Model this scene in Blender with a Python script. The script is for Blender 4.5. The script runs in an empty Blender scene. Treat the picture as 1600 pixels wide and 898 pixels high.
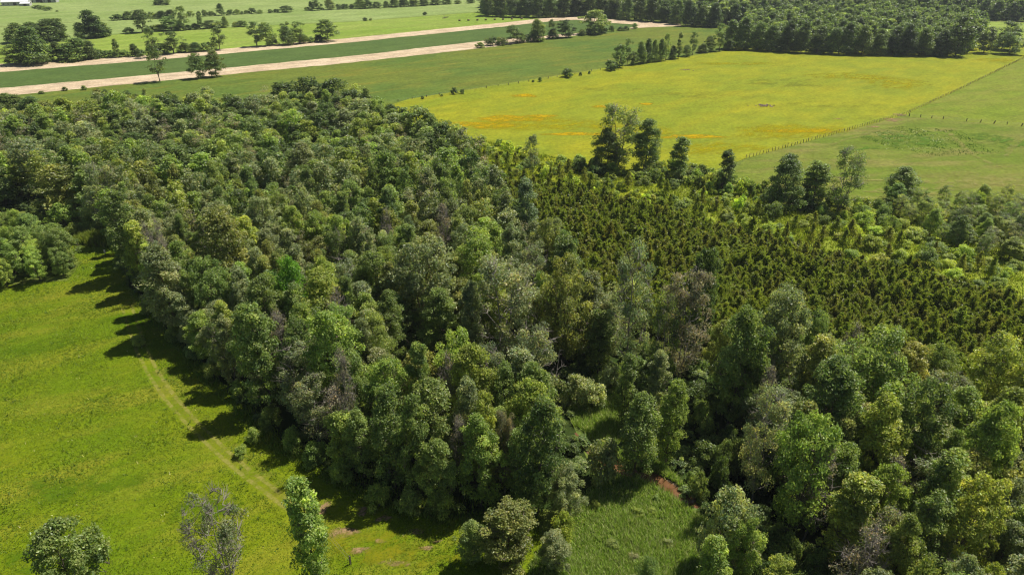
import bpy, math, random
import numpy as np
from mathutils import Vector, Matrix

# ---------------------------------------------------------------- camera, world, sun, exposure
sc = bpy.context.scene
COL = sc.collection
H_CAM = 75.0                        # drone height above the fields
F_PX = 1067.0                       # focal length in pixels of the 1600 px wide photograph
PITCH = math.atan((449 + 110) / F_PX)
SP, CP = math.sin(PITCH), math.cos(PITCH)
cd = bpy.data.cameras.new("camera")
cd.sensor_width = 36.0
cd.lens = 36.0 * F_PX / 1600.0
cd.clip_start, cd.clip_end = 0.5, 9000.0
cam = bpy.data.objects.new("camera", cd)
COL.objects.link(cam)
cam.location = (0, 0, H_CAM)
cam.rotation_euler = (math.pi / 2 - PITCH, 0, 0)
sc.camera = cam

SUN_EL, SUN_AZ = math.radians(60), math.radians(58)
wd = bpy.data.worlds.new("World")
sc.world = wd
wd.use_nodes = True
wn = wd.node_tree.nodes
sky = wn.new("ShaderNodeTexSky")
sky.sky_type = 'NISHITA'
sky.sun_disc = False
sky.sun_elevation, sky.sun_rotation = SUN_EL, SUN_AZ
wd.node_tree.links.new(sky.outputs[0], wn["Background"].inputs[0])
wn["Background"].inputs[1].default_value = 0.050
sd = bpy.data.lights.new("sun", 'SUN')
sd.energy, sd.angle, sd.color = 5.0, math.radians(0.53), (1.0, 0.95, 0.86)
sun = bpy.data.objects.new("sun", sd)
COL.objects.link(sun)
sv = Vector((math.sin(SUN_AZ) * math.cos(SUN_EL), math.cos(SUN_AZ) * math.cos(SUN_EL), math.sin(SUN_EL)))
sun.rotation_euler = (-sv).to_track_quat('-Z', 'Y').to_euler()
sun.location = (150, 150, 220)

sc.view_settings.view_transform = 'Standard'
sc.view_settings.look = 'None'
sc.view_settings.exposure, sc.view_settings.gamma = 0.42, 1.0
sc.cycles.max_bounces = 5
sc.cycles.diffuse_bounces = 3
sc.cycles.glossy_bounces = 2
sc.cycles.transmission_bounces = 4
sc.cycles.transparent_max_bounces = 8
sc.cycles.use_denoising = True
sc.cycles.filter_width = 1.2

RNG = np.random.default_rng(7)
random.seed(7)


def ground(px, py, z=0.0):
    """point of the flat land seen at a pixel of the photograph"""
    a, b = (px - 800.0) / F_PX, (449.0 - py) / F_PX
    dy, dz = CP + b * SP, -SP + b * CP
    t = (z - H_CAM) / dz
    return np.array([a * t, dy * t, z])


def project(x, y, z=0.0):
    dep = y * CP - (z - H_CAM) * SP
    up = y * SP + (z - H_CAM) * CP
    return 800 + F_PX * x / dep, 449 - F_PX * up / dep, dep


def upright(px, ytop, ybase, w):
    """place, height and crown radius of an upright thing from its top, base and width in the photograph"""
    gy = ground(800, ybase)[1]
    b = (449.0 - ytop) / F_PX
    h = H_CAM + gy * (-SP + b * CP) / (CP + b * SP)
    dep = gy * CP + (H_CAM - h * 0.75) * SP
    return (px - 800) / F_PX * dep, gy, h, 0.5 * w / F_PX * dep


# ---------------------------------------------------------------- materials
def new_mat(name):
    m = bpy.data.materials.new(name)
    m.use_nodes = True
    nt = m.node_tree
    nt.nodes.clear()
    out = nt.nodes.new("ShaderNodeOutputMaterial")
    return m, nt, out


def N(nt, typ, **kw):
    n = nt.nodes.new(typ)
    for k, v in kw.items():
        setattr(n, k, v)
    return n


def mixc(nt, fac, a, b, mode='MIX'):
    n = N(nt, "ShaderNodeMix", data_type='RGBA', blend_type=mode)
    for sock, v in ((n.inputs[0], fac), (n.inputs[6], a), (n.inputs[7], b)):
        if hasattr(v, "is_output"):
            nt.links.new(v, sock)
        else:
            sock.default_value = v if isinstance(v, (int, float)) else (*v, 1.0)
    return n.outputs[2]


def ramp(nt, sock, lo, hi, vlo=0.0, vhi=1.0):
    n = N(nt, "ShaderNodeMapRange")
    n.interpolation_type = 'SMOOTHSTEP'
    nt.links.new(sock, n.inputs[0])
    n.inputs[1].default_value, n.inputs[2].default_value = lo, hi
    n.inputs[3].default_value, n.inputs[4].default_value = vlo, vhi
    return n.outputs[0]


def noise(nt, vec, scale, detail=4, rough=0.55):
    n = N(nt, "ShaderNodeTexNoise")
    n.inputs["Scale"].default_value = scale
    n.inputs["Detail"].default_value = detail
    n.inputs["Roughness"].default_value = rough
    nt.links.new(vec, n.inputs["Vector"])
    return n.outputs[0]


def position(nt, rot=0.0, stretch=(1, 1, 1)):
    g = N(nt, "ShaderNodeNewGeometry")
    mp = N(nt, "ShaderNodeMapping")
    mp.inputs["Rotation"].default_value = (0, 0, -rot)
    mp.inputs["Scale"].default_value = stretch
    if rot:
        # turn first, stretch afterwards
        m2 = N(nt, "ShaderNodeMapping")
        m2.inputs["Rotation"].default_value = (0, 0, -rot)
        nt.links.new(g.outputs["Position"], m2.inputs["Vector"])
        mp.inputs["Rotation"].default_value = (0, 0, 0)
        nt.links.new(m2.outputs[0], mp.inputs["Vector"])
    else:
        nt.links.new(g.outputs["Position"], mp.inputs["Vector"])
    return mp.outputs[0]


def field_mat(name, base, alt, fleck, rot=0.0, streak=0.12, big=0.02, fine=1.2, bump=0.5, s_lo=0.42, s_hi=0.68,
              fleck_amt=0.6, rows=None, mottle=0.13):
    """grass or crop: a base colour, drifts of a second colour, streaks along the field, fine flecks"""
    m, nt, out = new_mat(name)
    p = position(nt)
    ps = position(nt, rot, (0.25, 1.0, 1.0))
    c = mixc(nt, ramp(nt, noise(nt, p, big, 5, 0.6), 0.38, 0.64), base, alt)
    c = mixc(nt, ramp(nt, noise(nt, ps, streak, 6, 0.62), s_lo, s_hi, 0, fleck_amt), c, fleck)
    if rows:
        w = N(nt, "ShaderNodeTexWave", wave_type='BANDS', bands_direction='Y')
        w.inputs["Scale"].default_value = rows[0]
        w.inputs["Distortion"].default_value = 1.5
        w.inputs["Detail"].default_value = 3
        nt.links.new(position(nt, rot), w.inputs["Vector"])
        c = mixc(nt, ramp(nt, w.outputs["Fac"], 0.3, 0.9, 0, rows[2]), c, rows[1])
    f = noise(nt, p, fine, 5, 0.7)
    md = N(nt, "ShaderNodeHueSaturation")
    nt.links.new(ramp(nt, noise(nt, position(nt, rot, (0.5, 1.0, 1.0)), fine * 0.22, 6, 0.7), 0.32, 0.68, 1 - mottle, 1 + mottle), md.inputs["Value"])
    nt.links.new(c, md.inputs["Color"])
    c = md.outputs[0]
    n2 = N(nt, "ShaderNodeHueSaturation")
    nt.links.new(ramp(nt, f, 0.3, 0.7, 0.78, 1.22), n2.inputs["Value"])
    nt.links.new(c, n2.inputs["Color"])
    b = N(nt, "ShaderNodeBsdfPrincipled")
    b.inputs["Roughness"].default_value = 0.9
    b.inputs["Specular IOR Level"].default_value = 0.05
    nt.links.new(n2.outputs[0], b.inputs["Base Color"])
    bp = N(nt, "ShaderNodeBump")
    bp.inputs["Strength"].default_value = bump
    bp.inputs["Distance"].default_value = 0.4
    nt.links.new(noise(nt, p, fine * 1.3, 6, 0.75), bp.inputs["Height"])
    nt.links.new(bp.outputs[0], b.inputs["Normal"])
    nt.links.new(b.outputs[0], out.inputs[0])
    return m


def plain_mat(name, col, rough=0.8, var=0.25, scale=3.0, spec=0.3):
    m, nt, out = new_mat(name)
    p = position(nt)
    dark = tuple(c * (1 - var) for c in col)
    lite = tuple(min(1, c * (1 + var)) for c in col)
    b = N(nt, "ShaderNodeBsdfPrincipled")
    b.inputs["Roughness"].default_value = rough
    b.inputs["Specular IOR Level"].default_value = spec
    nt.links.new(mixc(nt, ramp(nt, noise(nt, p, scale, 5), 0.3, 0.7), dark, lite), b.inputs["Base Color"])
    nt.links.new(b.outputs[0], out.inputs[0])
    return m


def decal_mat(name, col, col2, scale, lo=0.42, hi=0.6, strength=1.0, rot=0.0, stretch=(1, 1, 1)):
    """a worn or flowering patch whose edge breaks up into the grass around it"""
    m, nt, out = new_mat(name)
    p = position(nt, rot, stretch) if rot else position(nt)
    at = N(nt, "ShaderNodeAttribute", attribute_name="fade")
    nz = noise(nt, p, scale, 6, 0.7)
    ps = position(nt, ROW, (0.55, 1.0, 1.0))
    nz = noise(nt, ps, scale, 7, 0.75)
    mul = N(nt, "ShaderNodeMath", operation='MULTIPLY')
    nt.links.new(ramp(nt, at.outputs["Fac"], 0, 1), mul.inputs[0])
    nt.links.new(ramp(nt, nz, lo, hi), mul.inputs[1])
    a = ramp(nt, mul.outputs[0], 0.0, 1.0, 0, strength)
    d = N(nt, "ShaderNodeBsdfDiffuse")
    nt.links.new(mixc(nt, ramp(nt, noise(nt, p, scale * 3.1, 4), 0.35, 0.65), col, col2), d.inputs[0])
    t = N(nt, "ShaderNodeBsdfTransparent")
    mx = N(nt, "ShaderNodeMixShader")
    nt.links.new(a, mx.inputs[0])
    nt.links.new(t.outputs[0], mx.inputs[1])
    nt.links.new(d.outputs[0], mx.inputs[2])
    nt.links.new(mx.outputs[0], out.inputs[0])
    return m


def leaf_mat(name, trans=0.5, rough=0.42, spec=0.5, tone=(1.2, 1.25, 0.6), gain=2.6, mass=False):
    """leaf colour = the tree's own colour times the leaf's own variation; light also passes through"""
    m, nt, out = new_mat(name)
    at = N(nt, "ShaderNodeAttribute", attribute_name="tint")
    oi = N(nt, "ShaderNodeObjectInfo")
    own = oi.outputs["Color"]
    if mass:
        own = N(nt, "ShaderNodeAttribute", attribute_type='INSTANCER', attribute_name="own_tint").outputs["Color"]
    c = mixc(nt, 1.0, at.outputs["Color"], own, 'MULTIPLY')
    c = mixc(nt, 1.0, c, (gain, gain, gain), 'MULTIPLY')      # half goes to each side of the leaf
    b = N(nt, "ShaderNodeBsdfPrincipled")
    b.inputs["Roughness"].default_value = rough
    b.inputs["Specular IOR Level"].default_value = spec
    nt.links.new(c, b.inputs["Base Color"])
    tr = N(nt, "ShaderNodeBsdfTranslucent")
    nt.links.new(mixc(nt, 1.0, c, tone, 'MULTIPLY'), tr.inputs[0])
    mx = N(nt, "ShaderNodeMixShader")
    mx.inputs[0].default_value = trans
    nt.links.new(b.outputs[0], mx.inputs[1])
    nt.links.new(tr.outputs[0], mx.inputs[2])
    nt.links.new(mx.outputs[0], out.inputs[0])
    return m


M_LEAF = leaf_mat("leaves")
M_NEEDLE = leaf_mat("cedar_sprays", 0.5, 0.6, 0.25)
M_GRASSBLADE = leaf_mat("grass_blades", 0.35, 0.6, 0.2, gain=1.3)
M_MARSHBLADE = leaf_mat("marsh_blades", 0.4, 0.6, 0.2, gain=2.1)
M_BARK = plain_mat("bark", (0.13, 0.105, 0.08), 0.9, 0.35, 6)
M_BARKGREY = plain_mat("grey_bark", (0.25, 0.22, 0.19), 0.9, 0.25, 6)
M_WOODPOST = plain_mat("weathered_post", (0.12, 0.10, 0.075), 0.9, 0.3, 5)
M_WIRE = plain_mat("wire", (0.22, 0.21, 0.20), 0.5, 0.1, 5, 0.5)


# ---------------------------------------------------------------- object helpers
def props(o, label=None, cat=None, group=None, kind=None):
    if label: o["label"] = label
    if cat: o["category"] = cat
    if group: o["group"] = group
    if kind: o["kind"] = kind
    return o


def np_mesh(name, V, F, mat, tint=None, smooth=False):
    V = np.asarray(V, np.float32).reshape(-1, 3)
    F = np.asarray(F, np.int32)
    me = bpy.data.meshes.new(name)
    nf, k = F.shape
    me.vertices.add(len(V))
    me.vertices.foreach_set("co", V.ravel())
    me.loops.add(nf * k)
    me.loops.foreach_set("vertex_index", F.ravel())
    me.polygons.add(nf)
    me.polygons.foreach_set("loop_start", np.arange(0, nf * k, k, dtype=np.int32))
    if tint is not None:
        a = me.attributes.new("tint", 'FLOAT_COLOR', 'FACE')
        rgba = np.ones((nf, 4), np.float32)
        rgba[:, :3] = tint
        a.data.foreach_set("color", rgba.ravel())
    me.update(calc_edges=True)
    me.polygons.foreach_set("use_smooth", np.full(nf, smooth))
    if mat: me.materials.append(mat)
    return me


def link(name, data, parent=None, loc=None):
    o = bpy.data.objects.new(name, data)
    COL.objects.link(o)
    if parent: o.parent = parent
    if loc is not None: o.location = loc
    return o


def tri_mesh(name, verts, faces, mat):
    me = bpy.data.meshes.new(name)
    me.from_pydata([tuple(v) for v in verts], [], faces)
    me.update()
    me.materials.append(mat)
    return me


def box_vf(x0, x1, y0, y1, z0, z1):
    v = [(x, y, z) for z in (z0, z1) for x, y in ((x0, y0), (x1, y0), (x1, y1), (x0, y1))]
    f = [(0, 3, 2, 1), (4, 5, 6, 7), (0, 1, 5, 4), (1, 2, 6, 5), (2, 3, 7, 6), (3, 0, 4, 7)]
    return v, f


def sheet(name, pix, z, mat, kind="structure", jag=0.0, step=None):
    """a flat piece of land outlined by the pixels of its corners; jag roughens its border"""
    P = [ground(*p) for p in pix]
    if step:
        Q = []
        for i, a in enumerate(P):
            b = P[(i + 1) % len(P)]
            n = max(1, int(np.linalg.norm(b - a) / step))
            for k in range(n):
                q = a + (b - a) * k / n
                q[:2] += RNG.normal(0, jag, 2)
                Q.append(q)
        P = Q
    V = [(p[0], p[1], z) for p in P]
    me = bpy.data.meshes.new(name)
    me.from_pydata(V, [], [tuple(range(len(V)))])
    me.update()
    if me.polygons[0].normal.z < 0:
        me.flip_normals()
    me.materials.append(mat)
    o = link(name, me)
    return props(o, kind=kind)


def strip(name, pix, width, z, mat, kind="structure"):
    """a band along a line, fading at both edges"""
    P = np.array([ground(*p)[:2] for p in pix])
    Q = []
    for a, b in zip(P[:-1], P[1:]):
        n = max(1, int(np.linalg.norm(b - a) / 2.0))
        Q += [a + (b - a) * k / n for k in range(n)]
    Q.append(P[-1])
    Q = np.array(Q)
    T = np.gradient(Q, axis=0)
    T /= np.linalg.norm(T, axis=1)[:, None]
    Nn = np.stack([-T[:, 1], T[:, 0]], 1)
    n = len(Q)
    V, fade = [], []
    for s, f in ((-1, 0), (-0.4, 1), (0.4, 1), (1, 0)):
        V.append(np.c_[Q + Nn * s * width / 2, np.full(n, z)])
        fade.append(np.full(n, f))
    V = np.concatenate(V)
    fade = np.concatenate(fade).astype(np.float32)
    F = [(r * n + i, r * n + i + 1, (r + 1) * n + i + 1, (r + 1) * n + i) for r in range(3) for i in range(n - 1)]
    me = np_mesh(name, V, F, mat)
    a = me.attributes.new("fade", 'FLOAT', 'POINT')
    a.data.foreach_set("value", fade)
    if me.polygons[0].normal.z < 0: me.flip_normals()
    return props(link(name, me), kind=kind)


def patch(name, px, py, wpx, hpx, z, mat, kind="structure", rot=0.0):
    """an oval patch fading at its rim"""
    c = ground(px, py)
    rx = abs(ground(px + wpx / 2, py)[0] - c[0])
    ry = abs(ground(px, py - hpx / 2)[1] - c[1])
    V, fade, F = [(c[0], c[1], z)], [1.0], []
    n = 28
    ph = RNG.uniform(0, 6.28, 3)
    for k, (q, f) in enumerate(((0.5, 0.85), (1.0, 0.0))):
        for i in range(n):
            t = 6.2832 * i / n
            w = q * (1 + 0.14 * math.sin(2 * t + ph[0]) + 0.12 * math.sin(3 * t + ph[1]) + 0.07 * math.sin(5 * t + ph[2]))
            x, y = rx * w * math.cos(t), ry * w * math.sin(t)
            V.append((c[0] + x * math.cos(rot) - y * math.sin(rot), c[1] + x * math.sin(rot) + y * math.cos(rot), z))
            fade.append(f)
    for i in range(n):
        j = (i + 1) % n
        F.append((0, 1 + i, 1 + j))
        F += [(1 + i, 1 + n + i, 1 + n + j), (1 + i, 1 + n + j, 1 + j)]
    me = np_mesh(name, V, F, mat)
    a = me.attributes.new("fade", 'FLOAT', 'POINT')
    a.data.foreach_set("value", np.array(fade, np.float32))
    return props(link(name, me), kind=kind)


# ---------------------------------------------------------------- the land
_a, _b = ground(0, 150), ground(740, 76)
ROW = math.atan2(_b[1] - _a[1], _b[0] - _a[0])        # direction the long strips run

G_LIME = field_mat("hay_field_green", (0.16, 0.235, 0.030), (0.20, 0.265, 0.045), (0.235, 0.275, 0.06), ROW, 0.06, 0.012, 0.35)
G_PALE = field_mat("far_field_green", (0.17, 0.235, 0.060), (0.215, 0.275, 0.085), (0.24, 0.29, 0.10), ROW, 0.05, 0.008, 0.3)
G_CROP = field_mat("crop_green", (0.074, 0.116, 0.028), (0.086, 0.126, 0.032), (0.095, 0.135, 0.03), ROW, 0.08, 0.02, 0.5, rows=(1.2, (0.045, 0.09, 0.02), 0.5))
G_MID = field_mat("mid_field_green", (0.118, 0.146, 0.022), (0.078, 0.128, 0.022), (0.165, 0.16, 0.024), ROW, 0.09, 0.011, 0.45, s_lo=0.5, s_hi=0.7, fleck_amt=0.75)
G_BUTTER = field_mat("flowering_pasture", (0.170, 0.206, 0.015), (0.220, 0.232, 0.014), (0.255, 0.240, 0.012), ROW + 0.1, 0.07, 0.022, 0.7, s_lo=0.45, s_hi=0.72, fleck_amt=0.7)
G_PADDOCK = field_mat("paddock_grass", (0.135, 0.182, 0.016), (0.165, 0.192, 0.022), (0.19, 0.185, 0.035), ROW - 0.2, 0.09, 0.02, 0.6)
G_GRAZED = field_mat("grazed_grass", (0.108, 0.155, 0.016), (0.142, 0.165, 0.026), (0.200, 0.175, 0.052), 0.1, 0.10, 0.025, 0.7, s_lo=0.46, s_hi=0.7, fleck_amt=0.75)
G_STUBBLE = field_mat("pale_stubble", (0.50, 0.39, 0.26), (0.56, 0.45, 0.31), (0.40, 0.30, 0.19), ROW, 0.10, 0.03, 0.8, rows=(0.9, (0.36, 0.27, 0.17), 0.6), mottle=.22)
G_MEADOW = field_mat("meadow_grass_ground", (0.100, 0.158, 0.004), (0.134, 0.172, 0.005), (0.20, 0.195, 0.018), 0.5, 0.13, 0.035, 2.6, 0.4, fleck_amt=0.7, mottle=.11)
G_LAND = field_mat("rough_land", (0.10, 0.14, 0.02), (0.13, 0.165, 0.03), (0.17, 0.17, 0.05), 0.3, 0.1, 0.02, 0.8)
G_SCRUB = field_mat("scrub_grass", (0.175, 0.225, 0.02), (0.215, 0.25, 0.025), (0.22, 0.23, 0.05), 0.2, 0.1, 0.05, 0.9)
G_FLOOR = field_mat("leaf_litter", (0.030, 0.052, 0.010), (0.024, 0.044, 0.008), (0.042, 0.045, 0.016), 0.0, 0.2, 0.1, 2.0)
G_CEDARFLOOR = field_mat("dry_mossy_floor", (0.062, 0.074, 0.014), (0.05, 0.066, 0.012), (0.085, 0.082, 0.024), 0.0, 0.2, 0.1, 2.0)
G_MARSH = field_mat("marsh_ground", (0.10, 0.15, 0.025), (0.085, 0.13, 0.02), (0.15, 0.165, 0.06), 0.4, 0.2, 0.08, 2.0)
G_MUD = plain_mat("orange_mud", (0.090, 0.058, 0.030), 0.6, 0.35, 1.2, 0.3)

g = link("ground", tri_mesh("ground", [(-5000, -400, 0), (5000, -400, 0), (5000, 8000, 0), (-5000, 8000, 0)], [(0, 1, 2, 3)], G_LAND))
props(g, kind="structure")
sheet("far_field", [(-600, 84), (0, 42), (250, 27), (550, 14), (780, 4), (820, -45), (-200, -60)], 0.03, G_PALE)
sheet("hay_field", [(-500, 106), (0, 71), (250, 47.5), (360, 42.5), (550, 34), (760, 18), (800, 6), (760, 5), (550, 14.3), (250, 27.3), (0, 42.5), (-600, 84.5)], 0.04, G_PALE)
sheet("lime_field", [(-500, 142), (0, 101), (250, 86), (550, 60), (800, 35), (860, 27), (800, 24), (760, 18.5), (550, 34.5), (360, 43), (250, 48), (0, 71.5), (-500, 106.5)], 0.05, G_LIME)
sheet("stubble_strip", [(-500, 160), (0, 113), (250, 93.5), (550, 66.5), (800, 40.5), (858, 34), (900, 31.5), (950, 36), (1000, 39.5), (980, 45), (1062, 41), (1062, 37), (1000, 34), (950, 30), (900, 26.5), (850, 29), (800, 34.5), (550, 59.5), (250, 85.5), (0, 100.5), (-500, 141)], 0.08, G_STUBBLE, jag=0.5, step=6)
sheet("crop_strip", [(-500, 188), (0, 138.5), (250, 116.5), (550, 88.5), (755, 64.5), (920, 50), (985, 44), (1000, 40), (950, 36), (900, 31), (858, 33.5), (800, 40), (550, 66), (250, 93), (0, 112.5), (-500, 159.5)], 0.07, G_CROP)
sheet("stubble_strip", [(-500, 204), (0, 151), (250, 127), (550, 98), (742, 77), (900, 56), (905, 52), (757, 64), (550, 88), (250, 116), (0, 138), (-500, 187)], 0.09, G_STUBBLE, jag=0.5, step=6)
sheet("mid_field", [(-300, 185), (0, 150), (250, 127), (550, 98), (740, 76), (930, 50), (1000, 44), (1060, 40), (1160, 40), (1160, 74), (1145, 78), (955, 105), (640, 155), (560, 178), (420, 230), (200, 200), (100, 172), (-300, 220)], 0.06, G_MID)
sheet("flowering_pasture", [(540, 185), (640, 155), (955, 105), (1145, 78), (1145, 62), (1250, 40), (1530, 60), (1640, 72), (1597, 93), (1415, 180), (1165, 248), (1000, 310), (700, 310)], 0.10, G_BUTTER)
sheet("paddock", [(1597, 93), (1640, 72), (2000, 40), (2300, 230), (1600, 198), (1420, 183), (1415, 180)], 0.11, G_PADDOCK)
sheet("grazed_paddock", [(1165, 248), (1415, 180), (1420, 183), (1600, 198), (2300, 230), (2300, 470), (1600, 370), (1340, 360), (1120, 300)], 0.12, G_GRAZED)
sheet("small_field", [(1525, 34), (1660, 38), (1700, 55), (1640, 62), (1525, 56)], 0.05, G_LIME)
MEADOW = [(-500, 500), (-250, 470), (0, 445), (100, 438), (122, 415), (105, 372), (120, 362), (160, 365), (188, 395), (195, 435), (235, 485),
          (285, 545), (355, 615), (445, 695), (545, 757), (640, 797), (760, 812), (850, 832), (850, 960), (800, 1180), (-500, 1180)]
sheet("meadow", MEADOW, 0.03, G_MEADOW, jag=0.8, step=4)
WOOD = [(-300, 250), (100, 210), (200, 190), (300, 192), (420, 188), (480, 178), (560, 184), (620, 205), (700, 240), (760, 290), (830, 380), (900, 440),
        (960, 520), (1060, 560), (1250, 590), (1400, 640), (1600, 690), (1800, 780), (1900, 1200), (1120, 1200), (1120, 898), (1090, 790), (1000, 690),
        (975, 600), (880, 595), (905, 690), (940, 740), (880, 800), (760, 805), (640, 790), (540, 750), (440, 690), (350, 612), (280, 542), (230, 482), (190, 432), (180, 372), (110, 345), (60, 330), (-300, 340)]
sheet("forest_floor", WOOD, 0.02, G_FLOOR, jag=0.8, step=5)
sheet("scrub_ground", [(560, 195), (700, 195), (840, 225), (1000, 255), (1160, 285), (1340, 330), (1700, 380), (1900, 500), (1700, 620), (1500, 540), (1250, 400), (1000, 330), (800, 300)], 0.014, G_SCRUB)
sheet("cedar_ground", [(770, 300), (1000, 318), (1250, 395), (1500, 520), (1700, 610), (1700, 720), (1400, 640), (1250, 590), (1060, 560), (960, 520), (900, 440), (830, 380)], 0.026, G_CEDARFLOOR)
MARSH = [(870, 600), (970, 575), (985, 640), (1000, 690), (1100, 790), (1130, 900), (1130, 1180), (800, 1180), (830, 880), (890, 800), (950, 745), (905, 690)]
sheet("marsh", MARSH, 0.034, G_MARSH, jag=0.5, step=3)
# stream of shallow rust coloured water over mud, winding through the marsh
STREAM = [(899, 676), (908, 690), (925, 704), (952, 722), (980, 738), (1003, 743), (1030, 752), (1060, 771), (1090, 792), (1112, 806)]


def stream_mat():
    m, nt, out = new_mat("rusty_water")
    p = position(nt)
    b = N(nt, "ShaderNodeBsdfPrincipled")
    b.inputs["Roughness"].default_value = 0.18
    b.inputs["Specular IOR Level"].default_value = 0.35
    nt.links.new(mixc(nt, ramp(nt, noise(nt, p, 0.7, 5), 0.35, 0.65), (0.105, 0.048, 0.020), (0.16, 0.080, 0.038)), b.inputs["Base Color"])
    bp = N(nt, "ShaderNodeBump")
    bp.inputs["Strength"].default_value = 0.15
    nt.links.new(noise(nt, p, 3.0, 3), bp.inputs["Height"])
    nt.links.new(bp.outputs[0], b.inputs["Normal"])
    nt.links.new(b.outputs[0], out.inputs[0])
    return m


def ribbon(name, pix, w, z, mat):
    P = np.array([ground(*p)[:2] for p in pix])
    Q = []
    for a, b in zip(P[:-1], P[1:]):
        n = max(1, int(np.linalg.norm(b - a) / 0.8))
        Q += [a + (b - a) * k / n for k in range(n)]
    Q = np.array(Q + [P[-1]])
    T = np.gradient(Q, axis=0)
    T /= np.linalg.norm(T, axis=1)[:, None]
    Nn = np.stack([-T[:, 1], T[:, 0]], 1)
    n = len(Q)
    ww = np.clip(np.minimum(np.arange(n), n - 1 - np.arange(n)) / 5.0, .12, 1)[:, None] * w / 2 * (1 + 0.35 * np.sin(np.arange(n) * 0.9) + RNG.uniform(-0.25, 0.25, n))[:, None]
    V = np.concatenate([np.c_[Q - Nn * ww, np.full(n, z)], np.c_[Q + Nn * ww, np.full(n, z)]])
    F = [(i, i + 1, n + i + 1, n + i) for i in range(n - 1)]
    me = np_mesh(name, V, F, mat)
    if me.polygons[0].normal.z < 0: me.flip_normals()
    return props(link(name, me), kind="structure")


ribbon("stream_bank", STREAM, 3.5, 0.045, G_MUD)
ribbon("stream_water", STREAM, 2.4, 0.055, stream_mat())

# flowers, worn ground and wheel tracks
D_GOLD = decal_mat("buttercup_drift", (0.42, 0.265, 0.006), (0.33, 0.25, 0.008), 0.30, .28, .62, 0.95)
D_YEL = decal_mat("yellow_flower_drift", (0.335, 0.285, 0.008), (0.25, 0.245, 0.008), 0.24, .34, .68, 0.75)
D_WORN = decal_mat("worn_track", (0.34, 0.30, 0.085), (0.26, 0.265, 0.05), 0.7, .34, .62, 0.55)
D_DIRT = decal_mat("bare_dirt", (0.33, 0.22, 0.12), (0.24, 0.15, 0.08), 0.55, .40, .62, 0.95)
D_TAN = decal_mat("dry_grass", (0.30, 0.275, 0.095), (0.24, 0.24, 0.06), 0.3, .36, .66, 0.55)
D_OLIVE = decal_mat("dull_grass", (0.115, 0.15, 0.020), (0.15, 0.175, 0.03), 0.12, .40, .62, 0.3)
D_GREEN = decal_mat("lush_weeds", (0.085, 0.165, 0.020), (0.11, 0.185, 0.028), 0.3, .40, .62, 0.85)
zz = 0.14
for (x, y, w, h) in [(800, 186, 130, 15), (760, 196, 150, 14), (845, 182, 60, 8), (945, 167, 46, 7), (1010, 163, 30, 5), (1080, 214, 120, 10), (1250, 205, 150, 10), (820, 150, 60, 6), (900, 210, 120, 8)]:
    patch("buttercup_patch", x, y, w, h, zz, D_GOLD); zz += 0.005
for (x, y, w, h) in [(860, 195, 330, 30), (1120, 232, 200, 24), (1230, 205, 260, 30), (1330, 120, 170, 16), (1400, 130, 150, 22), (1150, 100, 160, 8), (1560, 95, 90, 9), (1000, 205, 150, 22)]:
    patch("yellow_flower_patch", x, y, w, h, zz, D_YEL); zz += 0.005
for (x, y, w, h) in [(1230, 130, 200, 18), (1090, 150, 220, 14), (1300, 165, 180, 12), (950, 140, 120, 9)]:
    patch("dull_grass_patch", x, y, w, h, zz, D_OLIVE); zz += 0.005
for (x, y, w, h) in [(1395, 188, 40, 8), (1405, 180, 24, 5), (1365, 199, 28, 3), (1310, 186, 26, 2.5)]:
    patch("worn_patch", x, y, w, h, zz, D_DIRT); zz += 0.004
for (x, y, w, h) in [(1410, 218, 150, 34), (1340, 232, 90, 10), (1570, 222, 110, 30)]:
    patch("weedy_patch", x, y, w, h, zz, D_GREEN); zz += 0.004
for (x, y, w, h) in [(1530, 285, 260, 40), (1330, 255, 160, 18), (1420, 300, 220, 20)]:
    patch("dry_grass_patch", x, y, w, h, zz, D_TAN); zz += 0.004
strip("cattle_track", [(1240, 245), (1320, 220), (1400, 196), (1440, 186)], 3.0, zz, D_TAN); zz += 0.004
strip("cattle_track", [(1480, 206), (1500, 225), (1515, 240), (1560, 262)], 3.5, zz, D_TAN); zz += 0.004
strip("cattle_track", [(1600, 212), (1580, 232), (1570, 245)], 3.5, zz, D_TAN); zz += 0.004
strip("cattle_track", [(1200, 280), (1400, 283), (1620, 292)], 2.0, zz, D_TAN); zz += 0.004
strip("cattle_track", [(1350, 300), (1480, 305), (1640, 320)], 1.5, zz, D_TAN); zz += 0.004
tr = [(195, 480), (215, 540), (235, 582), (262, 622), (300, 665), (345, 708), (385, 742), (420, 768), (460, 800), (495, 830)]
strip("wheel_track", [(x - 4, y + 2) for x, y in tr], 0.95, 0.050, D_WORN)
strip("wheel_track", [(x + 10, y - 4) for x, y in tr], 0.95, 0.054, D_WORN)
strip("track_verge", [(x + 14, y - 6) for x, y in tr[2:]], 4.5, 0.046, decal_mat("verge", (0.22, 0.225, 0.03), (0.16, 0.20, 0.02), 0.6, .40, .62, 0.6))
zz = 0.058
for (x, y, w, h) in [(505, 790, 34, 40), (565, 797, 26, 24), (535, 832, 60, 26), (600, 810, 36, 14), (650, 830, 40, 12), (665, 856, 36, 8), (560, 860, 60, 14), (620, 880, 80, 14), (680, 845, 28, 8), (595, 845, 30, 8)]:
    patch("bare_dirt_patch", x, y, w, h, zz, D_DIRT); zz += 0.004
for (x, y, w, h) in [(560, 850, 260, 70), (640, 870, 220, 50)]:
    patch("ochre_grass_patch", x, y, w, h, zz, decal_mat("ochre_grass", (0.235, 0.225, 0.012), (0.19, 0.21, 0.012), 0.35, .40, .62, 0.6)); zz += 0.004
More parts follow.
